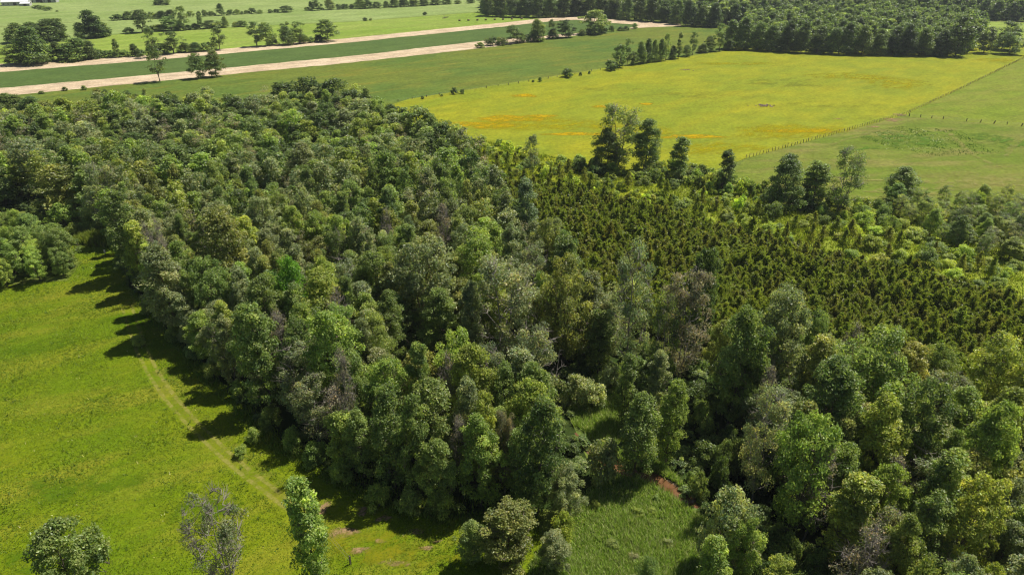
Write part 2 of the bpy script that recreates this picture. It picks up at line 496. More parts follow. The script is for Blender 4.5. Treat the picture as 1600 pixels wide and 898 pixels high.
for (x, y, w, h) in [(50, 540, 200, 40), (330, 560, 120, 50), (120, 760, 260, 60), (330, 800, 200, 60), (60, 880, 180, 60), (200, 500, 120, 30)]:
    patch("deep_grass_patch", x, y, w, h, zz, decal_mat("deep_grass", (0.075, 0.145, 0.006), (0.10, 0.175, 0.008), 0.3, .40, .62, 0.6)); zz += 0.004


# ---------------------------------------------------------------- plants: shapes
def unit(v):
    return v / (np.linalg.norm(v, axis=-1, keepdims=True) + 1e-9)


def rand_dirs(rng, n):
    return unit(rng.normal(size=(n, 3)))


def tube(P, R, sides):
    P, R = np.asarray(P, float), np.asarray(R, float)
    T = unit(np.gradient(P, axis=0))
    ref = np.where(np.abs(T[:, 2:3]) > 0.9, np.array([[1.0, 0, 0]]), np.array([[0, 0, 1.0]]))
    U = unit(np.cross(T, ref))
    W = np.cross(T, U)
    a = np.arange(sides) * 2 * math.pi / sides
    ring = U[:, None, :] * np.cos(a)[None, :, None] + W[:, None, :] * np.sin(a)[None, :, None]
    V = (P[:, None, :] + ring * R[:, None, None]).reshape(-1, 3)
    F = []
    for i in range(len(P) - 1):
        for s in range(sides):
            t = (s + 1) % sides
            F.append((i * sides + s, i * sides + t, (i + 1) * sides + t, (i + 1) * sides + s))
    return V, F


class Tubes:
    def __init__(self): self.V, self.F, self.n = [], [], 0

    def add(self, P, R, sides=4):
        V, F = tube(P, R, sides)
        self.V.append(V)
        self.F.append(np.array(F) + self.n)
        self.n += len(V)

    def mesh(self, name, mat):
        return np_mesh(name, np.concatenate(self.V), np.concatenate(self.F), mat, smooth=True)


def leaf_faces(P, nrm, L, W, rng, along=None):
    """rhombic leaves (or leaf sprays) centred at P facing nrm"""
    n = len(P)
    t = rand_dirs(rng, n) if along is None else along
    t = unit(t - nrm * (t * nrm).sum(1, keepdims=True))
    b = np.cross(nrm, t)
    L, W = np.broadcast_to(L, n)[:, None], np.broadcast_to(W, n)[:, None]
    bow = nrm * L * 0.12
    V = np.stack([P - t * L / 2 - bow, P + b * W / 2 + t * L * 0.06, P + t * L / 2 - bow, P - b * W / 2 + t * L * 0.06], 1).reshape(-1, 3)
    F = np.arange(4 * n).reshape(n, 4)
    return V, F


PROFILE = {'round': (.45, .50), 'column': (.22, .38), 'ovate': (.36, .58), 'vase': (1.0, .45), 'bush': (.18, .55)}


def broadleaf(seed, h=15, r=4.0, clear=0.2, prof='round', limbs=9, clumps=70, leaves=9000, L=0.42, cr=1.15, lobes=0.36,
              bark=None, stems=1, bare=0.0, hue=0.07):
    rng = np.random.default_rng(seed)
    a, b = PROFILE[prof]
    tt = np.linspace(0, 1, 60)
    mx = ((tt + .06) ** a * (1 - tt + 0.02) ** b).max()
    z0, zh = h * clear, h * (1 - clear)
    ph = rng.uniform(0, 6.28, 4)

    def env(t, ang):
        e = (t + .06) ** a * (1 - t + 0.02) ** b / mx
        return r * e * (1 + lobes * (0.6 * np.sin(2 * ang + ph[0] + 3 * t) + 0.5 * np.sin(3 * ang + ph[1] - 4 * t) + 0.3 * np.sin(5 * ang + ph[2])))
    tb = Tubes()
    r0 = 0.011 * h + 0.04
    axes = []
    for s in range(stems):
        off = np.array([0, 0, 0.0]) if stems == 1 else np.array([math.cos(s * 6.28 / stems + ph[3]), math.sin(s * 6.28 / stems + ph[3]), 0]) * r * 0.4
        n = 8
        zz_ = np.linspace(0, h * 0.93, n)
        wob = np.cumsum(rng.normal(0, 0.016 * h, (n, 2)), 0)
        wob -= wob[0]
        P = np.c_[wob + off[:2] * np.linspace(0.1, 1, n)[:, None], zz_]
        axes.append(P)
        tb.add(P, (r0 if stems == 1 else r0 * .7) * (1 - 0.94 * np.linspace(0, 1, n) ** 0.9), 7)

    def axis_at(P, z):
        return np.array([np.interp(z, P[:, 2], P[:, k]) for k in range(3)])
    # clump centres, fuller towards the outside of the crown
    C = []
    k = 0
    while len(C) < clumps:
        k += 1
        t = rng.beta(1.25, 1.15)
        ang = k * 2.39996 + rng.normal(0, .35)
        q = rng.uniform(0.30, 1.0) ** 0.55
        R = max(0.0, float(env(t, ang)) - cr * 0.55) * q
        P = axes[rng.integers(stems)]
        ax = axis_at(P, z0 + t * zh)
        C.append([ax[0] * .6 + R * math.cos(ang), ax[1] * .6 + R * math.sin(ang), z0 + cr * .3 + t * (zh - cr * 0.75)])
    C = np.array(C)
    # limbs and twigs reaching the clumps
    pts = []
    for i in range(limbs):
        P = axes[i % stems]
        f = (i + 0.5) / limbs
        zs = z0 * 0.85 + zh * 0.75 * f
        ang = i * 2.39996 + rng.normal(0, .3)
        tip = min(0.97, 0.25 + 0.8 * f)
        R = float(env(tip, ang)) * 0.8
        s = axis_at(P, zs)
        e = np.array([R * math.cos(ang), R * math.sin(ang), z0 + zh * tip * 0.95])
        m = (s + e) / 2 + np.array([0, 0, -0.06 * h]) + rng.normal(0, .15, 3)
        Q = np.array([s, s * .55 + m * .45 + rng.normal(0, .08, 3), m * .7 + e * .3, e])
        tb.add(Q, r0 * 0.42 * (1 - 0.5 * f) * np.array([1, .7, .45, .12]), 4)
        pts += [Q[1], Q[2], (Q[2] + Q[3]) / 2, Q[3]]
    for P in axes:
        pts += [p for p in P if p[2] > z0]
    pts = np.array(pts)
    for c in C:
        d = np.linalg.norm(pts - c, axis=1) + np.maximum(0, pts[:, 2] - c[2]) * 1.5
        p = pts[d.argmin()]
        m = (p + c) / 2 + rng.normal(0, .15, 3)
        tb.add(np.array([p, m, c]), np.array([.05, .035, .012]) * (h / 14), 3)
        if bare:
            for _ in range(int(7 * bare)):
                e = c + rand_dirs(rng, 1)[0] * np.array([1, 1, .8]) * cr * rng.uniform(.6, 1.4) + np.array([0, 0, .4])
                tb.add(np.array([m, (c + e) / 2 + rng.normal(0, .1, 3), e]), np.array([.03, .022, .008]) * (h / 14), 3)
    trunk = tb.mesh("trunk", bark or M_BARK)
    if leaves <= 0:
        return trunk, None
    # leaves
    wts = rng.uniform(0.5, 1.5, clumps)
    if bare: wts *= (rng.random(clumps) > bare * 0.55)
    idx = rng.choice(clumps, leaves, p=wts / wts.sum())
    crr = cr * rng.uniform(0.7, 1.25, clumps)
    d = rand_dirs(rng, leaves)
    flip = (d[:, 2] < 0) & (rng.random(leaves) < 0.55)
    d[flip, 2] *= -1
    rad = crr[idx] * (0.35 + 0.70 * rng.random(leaves) ** 0.6)
    P = C[idx] + d * rad[:, None] * np.array([1.05, 1.05, 0.82]) + rng.normal(0, 0.07, (leaves, 3))
    P[:, 2] = np.maximum(P[:, 2], 0.15)
    outw = unit(C - np.array([0, 0, z0 + zh * 0.4]))
    nrm = unit(0.55 * d + 0.45 * outw[idx] + np.array([0, 0, 0.5]) + rng.normal(0, 0.75, (leaves, 3)))
    ln = L * rng.uniform(0.65, 1.3, leaves)
    V, F = leaf_faces(P, nrm, ln, ln * rng.uniform(.5, .75, leaves), rng)
    # colour of each bough and each leaf
    bough = rng.normal(0, 1, clumps)
    v = np.exp(0.17 * bough[idx] + 0.22 * rng.normal(0, 1, leaves))
    y = hue * (0.6 * bough[idx] + rng.normal(0, 1, leaves))
    tint = np.stack([v * np.exp(y), v, v * np.exp(-0.5 * y)], 1)
    return trunk, np_mesh("crown", V, F, M_LEAF, tint)


def cedar(seed, h=6.0, r=1.5, sprays=1500, L=0.6, lean=0.0, gaps=0.25):
    rng = np.random.default_rng(seed)
    tb = Tubes()
    n = 6
    P = np.c_[np.cumsum(rng.normal(0, .05, (n, 2)), 0), np.linspace(0, h * .97, n)]
    tb.add(P, 0.10 * (1 - .93 * np.linspace(0, 1, n)), 5)
    nb = 44
    t_b = rng.beta(1.0, 1.35, nb)
    a_b = np.arange(nb) * 2.39996 + rng.normal(0, .3, nb)
    keep = rng.random(nb) > gaps * .5
    len_b = r * ((1 - t_b ** 1.25) ** 0.85 + .10) * rng.uniform(.6, 1.2, nb)
    for t, a, l in zip(t_b, a_b, len_b):
        z = h * (0.06 + .86 * t)
        s = np.array([np.interp(z, P[:, 2], P[:, 0]), np.interp(z, P[:, 2], P[:, 1]), z])
        e = s + np.array([math.cos(a) * l, math.sin(a) * l, l * 0.55])
        tb.add(np.array([s, (s + e) / 2 - [0, 0, .05], e]), np.array([.03, .02, .006]), 3)
    i = rng.choice(np.flatnonzero(keep), sprays, p=None)
    f = rng.random(sprays) ** .6
    z = h * (0.06 + .86 * t_b[i])
    out = np.stack([np.cos(a_b[i]), np.sin(a_b[i]), np.zeros(sprays)], 1)
    C = out * (len_b[i] * f)[:, None] + np.stack([np.interp(z, P[:, 2], P[:, 0]), np.interp(z, P[:, 2], P[:, 1]), z + len_b[i] * f * .55], 1)
    C += rng.normal(0, .16, (sprays, 3)) * np.array([1, 1, 1.2])
    top = rng.random(sprays) < 0.10
    C[top] = np.stack([rng.normal(0, .12, top.sum()), rng.normal(0, .12, top.sum()), h * rng.uniform(.72, 1.0, top.sum())], 1) + np.array([P[-1, 0], P[-1, 1], 0])
    along = unit(out * 0.6 + np.array([0, 0, .55]) + rng.normal(0, .6, (sprays, 3)))
    nrm = unit(out * .35 + rng.normal(0, .6, (sprays, 3)) + np.array([0, 0, .75]))
    ln = L * rng.uniform(.6, 1.3, sprays)
    V, F = leaf_faces(C, nrm, ln, ln * .46, rng, along)
    V[:, 2] = np.maximum(V[:, 2], 0.06)
    bb = rng.normal(0, 1, nb)
    v = np.exp(.12 * bb[i] + .18 * rng.normal(0, 1, sprays))
    y = .07 * rng.normal(0, 1, sprays) + 0.15 * (rng.random(sprays) < .06)
    tint = np.stack([v * np.exp(y), v, v * np.exp(-y)], 1)
    return tb.mesh("trunk", M_BARK), np_mesh("crown", V, F, M_NEEDLE, tint)


NEAR, MIDL, FARL = {}, {}, {}
NEAR['round'] = [broadleaf(11 + s, 15, 4.2, .10, 'round', 10, 115, 14000, .36, .95, .3 + .05 * s) for s in range(6)]
NEAR['ovate'] = [broadleaf(31 + s, 16, 3.7, .08, 'ovate', 10, 115, 13500, .36, .90, .3 + .05 * s) for s in range(6)]
NEAR['column'] = [broadleaf(51 + s, 16, 2.8, .07, 'column', 10, 90, 11000, .36, .85, .3) for s in range(3)]
NEAR['multi'] = [broadleaf(61 + s, 14, 5.0, .10, 'round', 12, 135, 15500, .37, 1.0, .35, stems=2 + s % 3) for s in range(4)]
NEAR['airy'] = [broadleaf(71 + s, 15, 4.2, .14, 'round', 12, 95, 7000, .31, 1.0, .3, M_BARKGREY, 1 + s % 2, .7, .1) for s in range(4)]
NEAR['bare'] = [broadleaf(81 + s, 13, 3.0, .2, 'ovate', 12, 70, 900, .30, 1.1, .3, M_BARKGREY, 1, 1.3, .1) for s in range(2)]
NEAR['sparse'] = [broadleaf(88, 15, 4.2, .14, 'round', 14, 95, 3000, .30, 1.0, .3, M_BARKGREY, 2, 1.25, .1)]
NEAR['bush'] = [broadleaf(91 + s, 4.0, 2.6, .02, 'bush', 7, 36, 3600, .32, .75, .3, stems=3) for s in range(4)]
NEAR['willow'] = [broadleaf(101 + s, 6.0, 3.6, .02, 'bush', 10, 60, 7500, .30, .85, .3, stems=4, hue=.08) for s in range(2)]
NEAR['full'] = [broadleaf(106 + s, 15, 4.2, .0, 'bush', 6, 130, 13000, .36, 1.1, .25) for s in range(2)]
NEAR['spire'] = [broadleaf(108 + s, 15, 2.4, .0, 'column', 6, 90, 9000, .34, .8, .12) for s in range(2)]
NEAR['cedar'] = [cedar(111 + s, 4.6, 1.5 + .2 * (s % 3), 2200, .36) for s in range(6)]
MIDL['round'] = [broadleaf(211 + s, 15, 4.4, .04, 'round', 7, 60, 4200, .62, 1.25) for s in range(4)]
MIDL['ovate'] = [broadleaf(231 + s, 16, 3.7, .03, 'ovate', 7, 56, 3800, .60, 1.15) for s in range(3)]
MIDL['column'] = [broadleaf(251 + s, 16, 2.7, .03, 'column', 7, 46, 3000, .58, 1.0, .3) for s in range(3)]
MIDL['airy'] = [broadleaf(271 + s, 16, 3.6, .10, 'round', 9, 54, 2600, .55, 1.15, .35, M_BARK, 2, .4, .1) for s in range(3)]
MIDL['bush'] = [broadleaf(291 + s, 4.0, 2.6, .01, 'bush', 5, 26, 1300, .52, .8, .3, stems=2) for s in range(3)]
MIDL['spire'] = [broadleaf(276 + s, 15, 2.4, .0, 'column', 5, 60, 3600, .5, .9, .12) for s in range(2)]
MIDL['full'] = [broadleaf(281 + s, 15, 4.2, .0, 'bush', 5, 100, 5600, .60, 1.35, .22) for s in range(4)]
MIDL['multi'] = MIDL['round']
MIDL['bare'] = NEAR['bare']
MIDL['willow'] = MIDL['bush']
MIDL['cedar'] = [cedar(311 + s, 4.6, 1.7, 900, .50) for s in range(4)]

COLOURS = {
    'dark green': (0.050, 0.072, 0.021), 'deep green': (0.072, 0.098, 0.028), 'mid green': (0.094, 0.122, 0.034),
    'bright green': (0.116, 0.152, 0.034), 'yellow green': (0.134, 0.156, 0.034), 'olive green': (0.110, 0.120, 0.034),
    'grey green': (0.118, 0.134, 0.064), 'pale green': (0.158, 0.172, 0.084), 'brownish': (0.116, 0.110, 0.074),
    'emerald green': (0.078, 0.148, 0.017), 'cedar olive': (0.092, 0.112, 0.016), 'cedar brown': (0.102, 0.108, 0.021),
    'lime green': (0.175, 0.208, 0.030),
}
NATIVE = {'sparse': (15, 4.2), 'spire': (15, 2.4), 'full': (15, 4.2), 'round': (15, 4.2), 'ovate': (16, 3.7), 'column': (16, 2.8), 'multi': (14, 5.0), 'airy': (15, 4.2), 'bare': (13, 3.0),
          'bush': (4, 2.6), 'willow': (6, 3.6), 'cedar': (4.6, 1.65)}
THINGS = []          # everything that still needs a label of its own
SPOTS = []           # (x, y, radius) of what already stands


def grow(shape, colour, x, y, h, r, name, cat, group, label=None, look=None, lod=None, jitter=0.10, single=False, mark=None):
    """one plant: an Empty at its foot with its trunk and crown"""
    dist = math.hypot(y, H_CAM)
    if lod is None: lod = MIDL if dist > 230 else NEAR
    tk, cr_ = random.choice(lod[shape])
    nh, nr = NATIVE[shape]
    root = link(name, None)
    root.empty_display_size = 0.5
    root.location = (x, y, 0.0)
    root.rotation_euler = (0, 0, random.uniform(0, 6.283))
    root.scale = (r / nr, r / nr, h / nh)
    link("trunk", tk, root)
    if cr_ is not None:
        c = link("crown", cr_, root)
        b = COLOURS[colour]
        j = math.exp(random.gauss(0, jitter))
        q = math.exp(random.gauss(0, jitter * .4))
        c.color = (b[0] * j * q, b[1] * j, b[2] * j / q, 1)
    root["category"] = cat
    root["group"] = group
    if label: root["label"] = label
    THINGS.append(dict(o=root, x=x, y=y, h=h, r=r, look=look or f"{colour} {name.replace('_', ' ')}", label=label, mark=mark))
    SPOTS.append((x, y, r))
    return root


def inside(px, py, poly):
    c = False
    n = len(poly)
    for i in range(n):
        (x1, y1), (x2, y2) = poly[i], poly[(i + 1) % n]
        if (y1 > py) != (y2 > py) and px < (x2 - x1) * (py - y1) / (y2 - y1) + x1:
            c = not c
    return c


def off_line(pix, gap):
    L_ = np.array([ground(*p)[:2] for p in pix])

    def keep(P, rng):
        d = np.full(len(P), 1e9)
        for a, b in zip(L_[:-1], L_[1:]):
            t = np.clip(((P - a) @ (b - a)) / ((b - a) @ (b - a)), 0, 1)
            d = np.minimum(d, np.linalg.norm(P - (a + t[:, None] * (b - a)), axis=1))
        return d > gap
    return keep


# ---------------------------------------------------------------- the trees one can point at, by top, foot and width in the photograph
WG = "trees of the wood"
KEYS = [
    # px, top, foot, width, shape, colour, label, landmark phrase
    (1000, 612, 748, 78, 'ovate', 'mid green', "green tree with a straight bare trunk standing beside the rusty stream", "the tree beside the rusty stream"),
    (845, 618, 800, 88, 'ovate', 'deep green', "tall dense green tree just left of the marsh clearing and stream", "the tall tree by the marsh"),
    (748, 648, 790, 80, 'ovate', 'bright green', "bright green leafy tree at the front corner of the wood", "the wood's bright front corner tree"),
    (688, 690, 795, 66, 'round', 'mid green', "rounded green tree left of the bright one at the wood's front corner", None),
    (884, 728, 808, 66, 'multi', 'grey green', "low spreading grey green tree in front of the tall dense tree by the marsh", "the low spreading marsh tree"),
    (605, 600, 762, 76, 'ovate', 'deep green', "tall deep green tree on the wood's front edge above the dirt patches", "the tree above the dirt patches"),
    (645, 615, 775, 66, 'ovate', 'mid green', None, None),
    (560, 640, 745, 60, 'ovate', 'mid green', None, None),
    (838, 505, 650, 84, 'airy', 'grey green', "airy grey green tree with fine twigs showing, before the dark gap in the wood", "the airy grey tree mid wood"),
    (742, 540, 690, 84, 'round', 'yellow green', "yellow green rounded tree left of the airy grey one before the dark gap", "the yellow green tree mid wood"),
    (655, 535, 690, 46, 'column', 'mid green', "narrow green tree with a pointed top at the dark gap", None),
    (598, 560, 705, 84, 'round', 'bright green', None, None),
    (985, 553, 665, 44, 'column', 'mid green', "narrow green tree just behind the tree beside the rusty stream", "the narrow tree above the stream"),
    (1030, 548, 660, 40, 'column', 'grey green', "slim grey green tree at the back right of the marsh clearing", None),
    (1052, 595, 725, 60, 'ovate', 'bright green', "bright green tree right of the marsh clearing beside the dark wood", "the bright tree right of marsh"),
    (510, 488, 660, 96, 'round', 'bright green', "large bright rounded tree on the wood's left edge above the meadow", "the large bright meadow edge tree"),
    (400, 470, 640, 84, 'ovate', 'mid green', None, None),
    (455, 402, 545, 66, 'round', 'emerald green', "emerald green dense tree, the most vivid crown in the wood", "the emerald green tree"),
    (345, 325, 480, 100, 'round', 'olive green', "broad dark olive tree with a domed crown in the left of the wood", "the broad domed olive tree"),
    (255, 380, 520, 88, 'ovate', 'grey green', "grey green tree on the meadow edge nearest the grassy passage", "the grey tree by the passage"),
    (188, 295, 430, 72, 'ovate', 'deep green', "feathery deep green tree guarding the grassy passage at the meadow's far end", "the feathery tree by the passage"),
    (232, 345, 465, 34, 'bare', 'brownish', "bare purplish grey dead tree near the grassy passage", "the dead tree by the passage"),
    (440, 480, 620, 50, 'bare', 'brownish', "bare grey dead tree among green crowns on the meadow edge", "the dead tree by the meadow"),
    (540, 540, 720, 46, 'bare', 'brownish', "leafless purplish tree between tall green trees at the wood's lower left", None),
    (720, 645, 770, 44, 'bare', 'brownish', "grey bare twiggy tree beside the bright tree at the wood's front corner", None),
    (788, 640, 770, 40, 'airy', 'brownish', "brown withered tree beside the tall dense tree left of the marsh", "the brown withered tree"),
    (660, 365, 525, 118, 'multi', 'grey green', "very broad grey green tree in the middle of the wood", "the very broad grey green tree"),
    (580, 395, 510, 64, 'round', 'mid green', None, None),
    (785, 405, 570, 126, 'airy', 'grey green', "large pale twiggy grey tree directly behind the dark gap", "the large twiggy grey tree"),
    (745, 350, 500, 90, 'round', 'bright green', None, None),
    (884, 402, 570, 100, 'multi', 'olive green', "olive leafy tree behind the dark gap beside the cedars", "the olive tree beside the cedars"),
    (990, 378, 585, 92, 'airy', 'grey green', "tall thin grey green tree in front of the cedar stand", "the thin tree before the cedars"),
    (1078, 418, 600, 90, 'airy', 'brownish', "purplish grey half bare tree in front of the cedar stand", "the purplish half bare tree"),
    (1100, 388, 560, 70, 'round', 'dark green', "very dark green tree behind the purplish half bare tree", None),
    (1040, 455, 610, 60, 'airy', 'mid green', None, None),
    (1370, 515, 700, 140, 'multi', 'mid green', "broad green tree with a domed crown at the middle of the right wood", "the domed tree, right wood"),
    (1225, 450, 640, 110, 'multi', 'grey green', "grey green broad tree along the cedar side of the right wood", "the broad tree beside the cedars"),
    (1160, 480, 670, 100, 'round', 'mid green', None, None),
    (1300, 560, 740, 120, 'round', 'deep green', None, None),
    (1380, 622, 800, 96, 'ovate', 'yellow green', "tall yellowish green tree in the lower right wood", "the yellowish tree, right wood"),
    (1270, 640, 830, 120, 'multi', 'bright green', "bright green leafy tree beside a dead tree in the lower right wood", "the bright leafy tree, right wood"),
    (1285, 690, 850, 70, 'bare', 'brownish', "dead tree with pale bare twigs in the lower right wood", "the dead tree, right wood"),
    (1205, 600, 790, 86, 'airy', 'pale green', None, None),
    (1555, 630, 820, 100, 'round', 'bright green', "bright green tree near the right edge of the photograph", "the bright right edge tree"),
    (1560, 515, 680, 100, 'round', 'yellow green', "yellow green tree at the right end of the cedars", "the tree at the cedars' end"),
    (1450, 590, 780, 110, 'round', 'deep green', None, None),
    (470, 745, 915, 74, 'column', 'bright green', "slim bright tree with ivy standing alone on the near meadow", "the slim near meadow tree"),
    (325, 755, 935, 104, 'sparse', 'grey green', "half bare grey tree standing alone at the bottom of the meadow", "the half bare meadow tree"),
    (100, 815, 960, 116, 'round', 'mid green', "rounded leafy tree standing alone in the bottom left corner", "the bottom left corner tree"),
    (795, 795, 888, 108, 'round', 'olive green', "wide olive bushy tree in front of the wood at the bottom", "the wide olive bushy tree"),
    (738, 815, 880, 62, 'round', 'mid green', "low green bushy tree at the left flank of the wide olive one", None),
    (866, 828, 892, 56, 'round', 'grey green', "low grey green bushy tree at the right flank of the wide olive one", None),
    (1145, 768, 890, 116, 'willow', 'pale green', "pale grey green willowy bush at the bottom beside the dark wood", "the pale willowy bush"),
    (1117, 838, 950, 56, 'column', 'bright green', "vivid green slim sapling in front of the pale willowy bush", None),
    (1170, 812, 920, 62, 'round', 'bright green', "bright green young tree touching the pale willowy bush", None),
    (1010, 868, 950, 44, 'round', 'mid green', "small green tree at the bottom edge of the marsh", None),
    (1220, 872, 960, 60, 'round', 'yellow green', "yellowish young tree on the bottom edge right of the pale willowy bush", None),
    (1550, 880, 990, 50, 'round', 'yellow green', "yellow green crown cut off by the bottom edge, near the right corner", None),
    # back of the wood and the hedge trees before the fields
    (968, 163, 264, 84, 'airy', 'mid green', "tall two trunked tree with see through crown against the flowering pasture", "the two trunked pasture tree"),
    (950, 200, 264, 48, 'full', 'deep green', "dark dense tree at the left foot of the two trunked tree", None),
    (1010, 185, 268, 46, 'full', 'deep green', "dark oval tree right of the two trunked tree at the pasture", None),
    (1062, 212, 278, 30, 'spire', 'mid green', "narrow pointed tree at the pasture edge, right of the two trunked tree", None),
    (1136, 234, 298, 24, 'spire', 'dark green', "slender dark spire shaped tree at the pasture corner below the fence", "the slender dark spire tree"),
    (1232, 240, 325, 56, 'full', 'deep green', "dark dense rounded tree below the grazed paddock", "the dark tree below the paddock"),
    (1281, 250, 322, 40, 'spire', 'mid green', "light airy tree between the dark rounded tree and the tall sparse one", None),
    (1327, 231, 330, 72, 'airy', 'mid green', "tall sparse tree with sky gaps in its crown below the grazed paddock", "the sparse tree below the paddock"),
    (1418, 262, 318, 52, 'full', 'mid green', "squat dark tree standing alone before the grazed paddock", "the squat dark paddock tree"),
    (832, 215, 280, 30, 'airy', 'grey green', "small grey airy tree at the near edge of the flowering pasture", None),
    (440, 128, 186, 60, 'round', 'dark green', "leftmost of the four big dark crowns rising at the back of the wood", "the big dark crowns at the back"),
    (480, 120, 182, 62, 'round', 'dark green', "second from left of the four big dark crowns at the back", None),
    (520, 122, 186, 58, 'round', 'dark green', "third from left of the four big dark crowns at the back", None),
    (550, 140, 194, 50, 'round', 'dark green', "rightmost of the four big dark crowns at the back of the wood", None),
    (612, 165, 214, 40, 'ovate', 'dark green', None, None),
    (655, 165, 236, 70, 'round', 'mid green', None, None),
]
for px, t, f, w, shp, colr, lab, lm in KEYS:
    x, y, h, r = upright(px, t, f, w)
    small = shp in ('willow',)
    nm = "willow_bush" if shp == 'willow' else "dead_tree" if shp == 'bare' else "broadleaf_tree"
    grow(shp, colr, x, y, h, r * (1.12 if shp in ('full', 'spire') else .88), nm, "bush" if shp == 'willow' else "tree", WG, label=lab,
         look=None if shp != 'bare' else "bare grey dead tree", mark=lm, jitter=.05, lod=NEAR if t > 160 and f < 340 and px > 900 else None)

# ---------------------------------------------------------------- the wood fills in round them
W_MAIN = [(-120, 250), (100, 215), (200, 195), (300, 195), (420, 190), (480, 180), (560, 186), (620, 208), (700, 245), (740, 290), (800, 370), (860, 430),
          (930, 520), (985, 585), (880, 585), (860, 560), (640, 560), (600, 580), (620, 650), (690, 660), (830, 650), (845, 700), (850, 740), (830, 790), (760, 795),
          (640, 780), (545, 740), (450, 680), (365, 606), (295, 536), (245, 478), (205, 428), (188, 370), (110, 340), (60, 325), (-120, 335)]
W_LEFT = [(-60, 400), (30, 385), (95, 392), (112, 420), (95, 440), (0, 450), (-80, 455)]
W_RIGHT = [(1100, 590), (1250, 605), (1400, 655), (1600, 705), (1720, 760), (1720, 1060), (1330, 1060), (1320, 960), (1290, 860), (1235, 780), (1160, 700)]


def fill(poly, n_try, rule, mind, seed):
    rng = np.random.default_rng(seed)
    G = np.array([ground(*p)[:2] for p in poly])
    lo, hi = G.min(0), G.max(0)
    GP = [tuple(q) for q in G]
    out = []
    for _ in range(n_try):
        x, y = rng.uniform(lo, hi)
        if not inside(x, y, GP): continue
        r = rule(x, y, rng)
        if r is None: continue
        if any((x - a) ** 2 + (y - b) ** 2 < (mind * (c + r['r'])) ** 2 for a, b, c in SPOTS): continue
        out.append((x, y, r))
        SPOTS.append((x, y, r['r']))
    return out


def wood_rule(x, y, rng):
    u = rng.random()
    px, py, _ = project(x, y)
    shp = 'round' if u < .22 else 'ovate' if u < .54 else 'column' if u < .71 else 'multi' if u < .81 else 'airy' if u < .95 else 'bare'
    cu = rng.random()
    if py < 330:
        colr = ('deep green', 'mid green', 'grey green', 'bright green', 'dark green', 'yellow green')[int(cu * 6)]
    else:
        colr = ('mid green', 'deep green', 'grey green', 'olive green', 'bright green', 'yellow green', 'mid green', 'grey green')[int(cu * 8)]
    if shp == 'airy' and cu > .5: colr = 'grey green'
    if shp == 'bare': colr = 'brownish'
    s = rng.uniform(.75, 1.38)
    if py < 345: s *= 1.4
    r = {'round': 3.4, 'ovate': 3.1, 'column': 2.3, 'multi': 4.1, 'airy': 3.4, 'bare': 2.4}[shp] * s
    h = (rng.uniform(11.5, 19.0) if py > 300 else rng.uniform(10.5, 15.5)) * (0.8 + .2 * min(s, 1.4))
    return dict(r=r, shape=shp, colour=colr, h=h)


wood = fill(W_MAIN, 22000, wood_rule, 0.66, 21) + fill(W_RIGHT, 10000, wood_rule, 0.66, 22)
EDGE_LINE = [(200, 425), (240, 476), (290, 535), (360, 603), (450, 680), (545, 742), (640, 782), (760, 797), (760, 775), (640, 755), (545, 705), (450, 640), (370, 575), (300, 510), (250, 455), (215, 415)]
wood += fill(EDGE_LINE, 2500, lambda x, y, rng: dict(r=rng.uniform(2.2, 3.2), shape=('round', 'ovate', 'column', 'airy')[rng.integers(4)], colour=('mid green', 'deep green', 'grey green', 'bright green')[rng.integers(4)], h=rng.uniform(8, 13)), .5, 28)
left = fill(W_LEFT, 900, lambda x, y, rng: dict(r=rng.uniform(2.2, 3.4), shape=('round', 'multi', 'ovate')[rng.integers(3)], colour=('mid green', 'yellow green', 'bright green', 'bright green')[rng.integers(4)], h=rng.uniform(7.5, 11.5)), 0.66, 23)


def shown_size(t):
    return -t[2]['h'] / project(t[0], t[1], t[2]['h'] * .6)[2]


def in_view(x, y, h, m=60):
    px, py, _ = project(x, y, h)
    return -m < px < 1600 + m and -m < project(x, y, 0)[1] and py < 900 + m


BULK = []            # trees past the count that are built one by one: one mass


def bulk(shape, colour, x, y, h, r, lod=MIDL):
    BULK.append((shape, colour, x, y, h, r, lod))


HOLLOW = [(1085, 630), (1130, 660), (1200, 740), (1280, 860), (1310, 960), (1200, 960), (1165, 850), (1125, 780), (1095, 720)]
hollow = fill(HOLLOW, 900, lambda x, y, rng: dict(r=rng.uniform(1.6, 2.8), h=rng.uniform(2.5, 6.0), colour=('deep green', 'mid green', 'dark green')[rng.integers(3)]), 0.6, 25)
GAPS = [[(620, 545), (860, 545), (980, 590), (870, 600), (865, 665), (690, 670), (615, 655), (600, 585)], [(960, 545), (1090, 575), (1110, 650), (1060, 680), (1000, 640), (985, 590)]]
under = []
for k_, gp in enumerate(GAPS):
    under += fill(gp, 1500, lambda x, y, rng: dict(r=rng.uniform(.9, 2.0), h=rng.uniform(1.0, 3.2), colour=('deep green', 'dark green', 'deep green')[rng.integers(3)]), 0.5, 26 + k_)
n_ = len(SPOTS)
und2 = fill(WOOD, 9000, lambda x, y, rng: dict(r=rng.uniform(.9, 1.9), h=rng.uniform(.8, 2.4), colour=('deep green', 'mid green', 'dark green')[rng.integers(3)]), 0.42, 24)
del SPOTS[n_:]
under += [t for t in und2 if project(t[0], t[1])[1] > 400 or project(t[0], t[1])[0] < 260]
under = [t for t in under if in_view(t[0], t[1], 2)]
wood = sorted([t for t in wood if in_view(t[0], t[1], t[2]['h'], 180)], key=lambda t: (not in_view(t[0], t[1], t[2]['h'], 10), shown_size(t)))
n_own = 300 - len(KEYS) - len(left)
print("wood trees", len(wood), "left clump", len(left), "own", n_own)
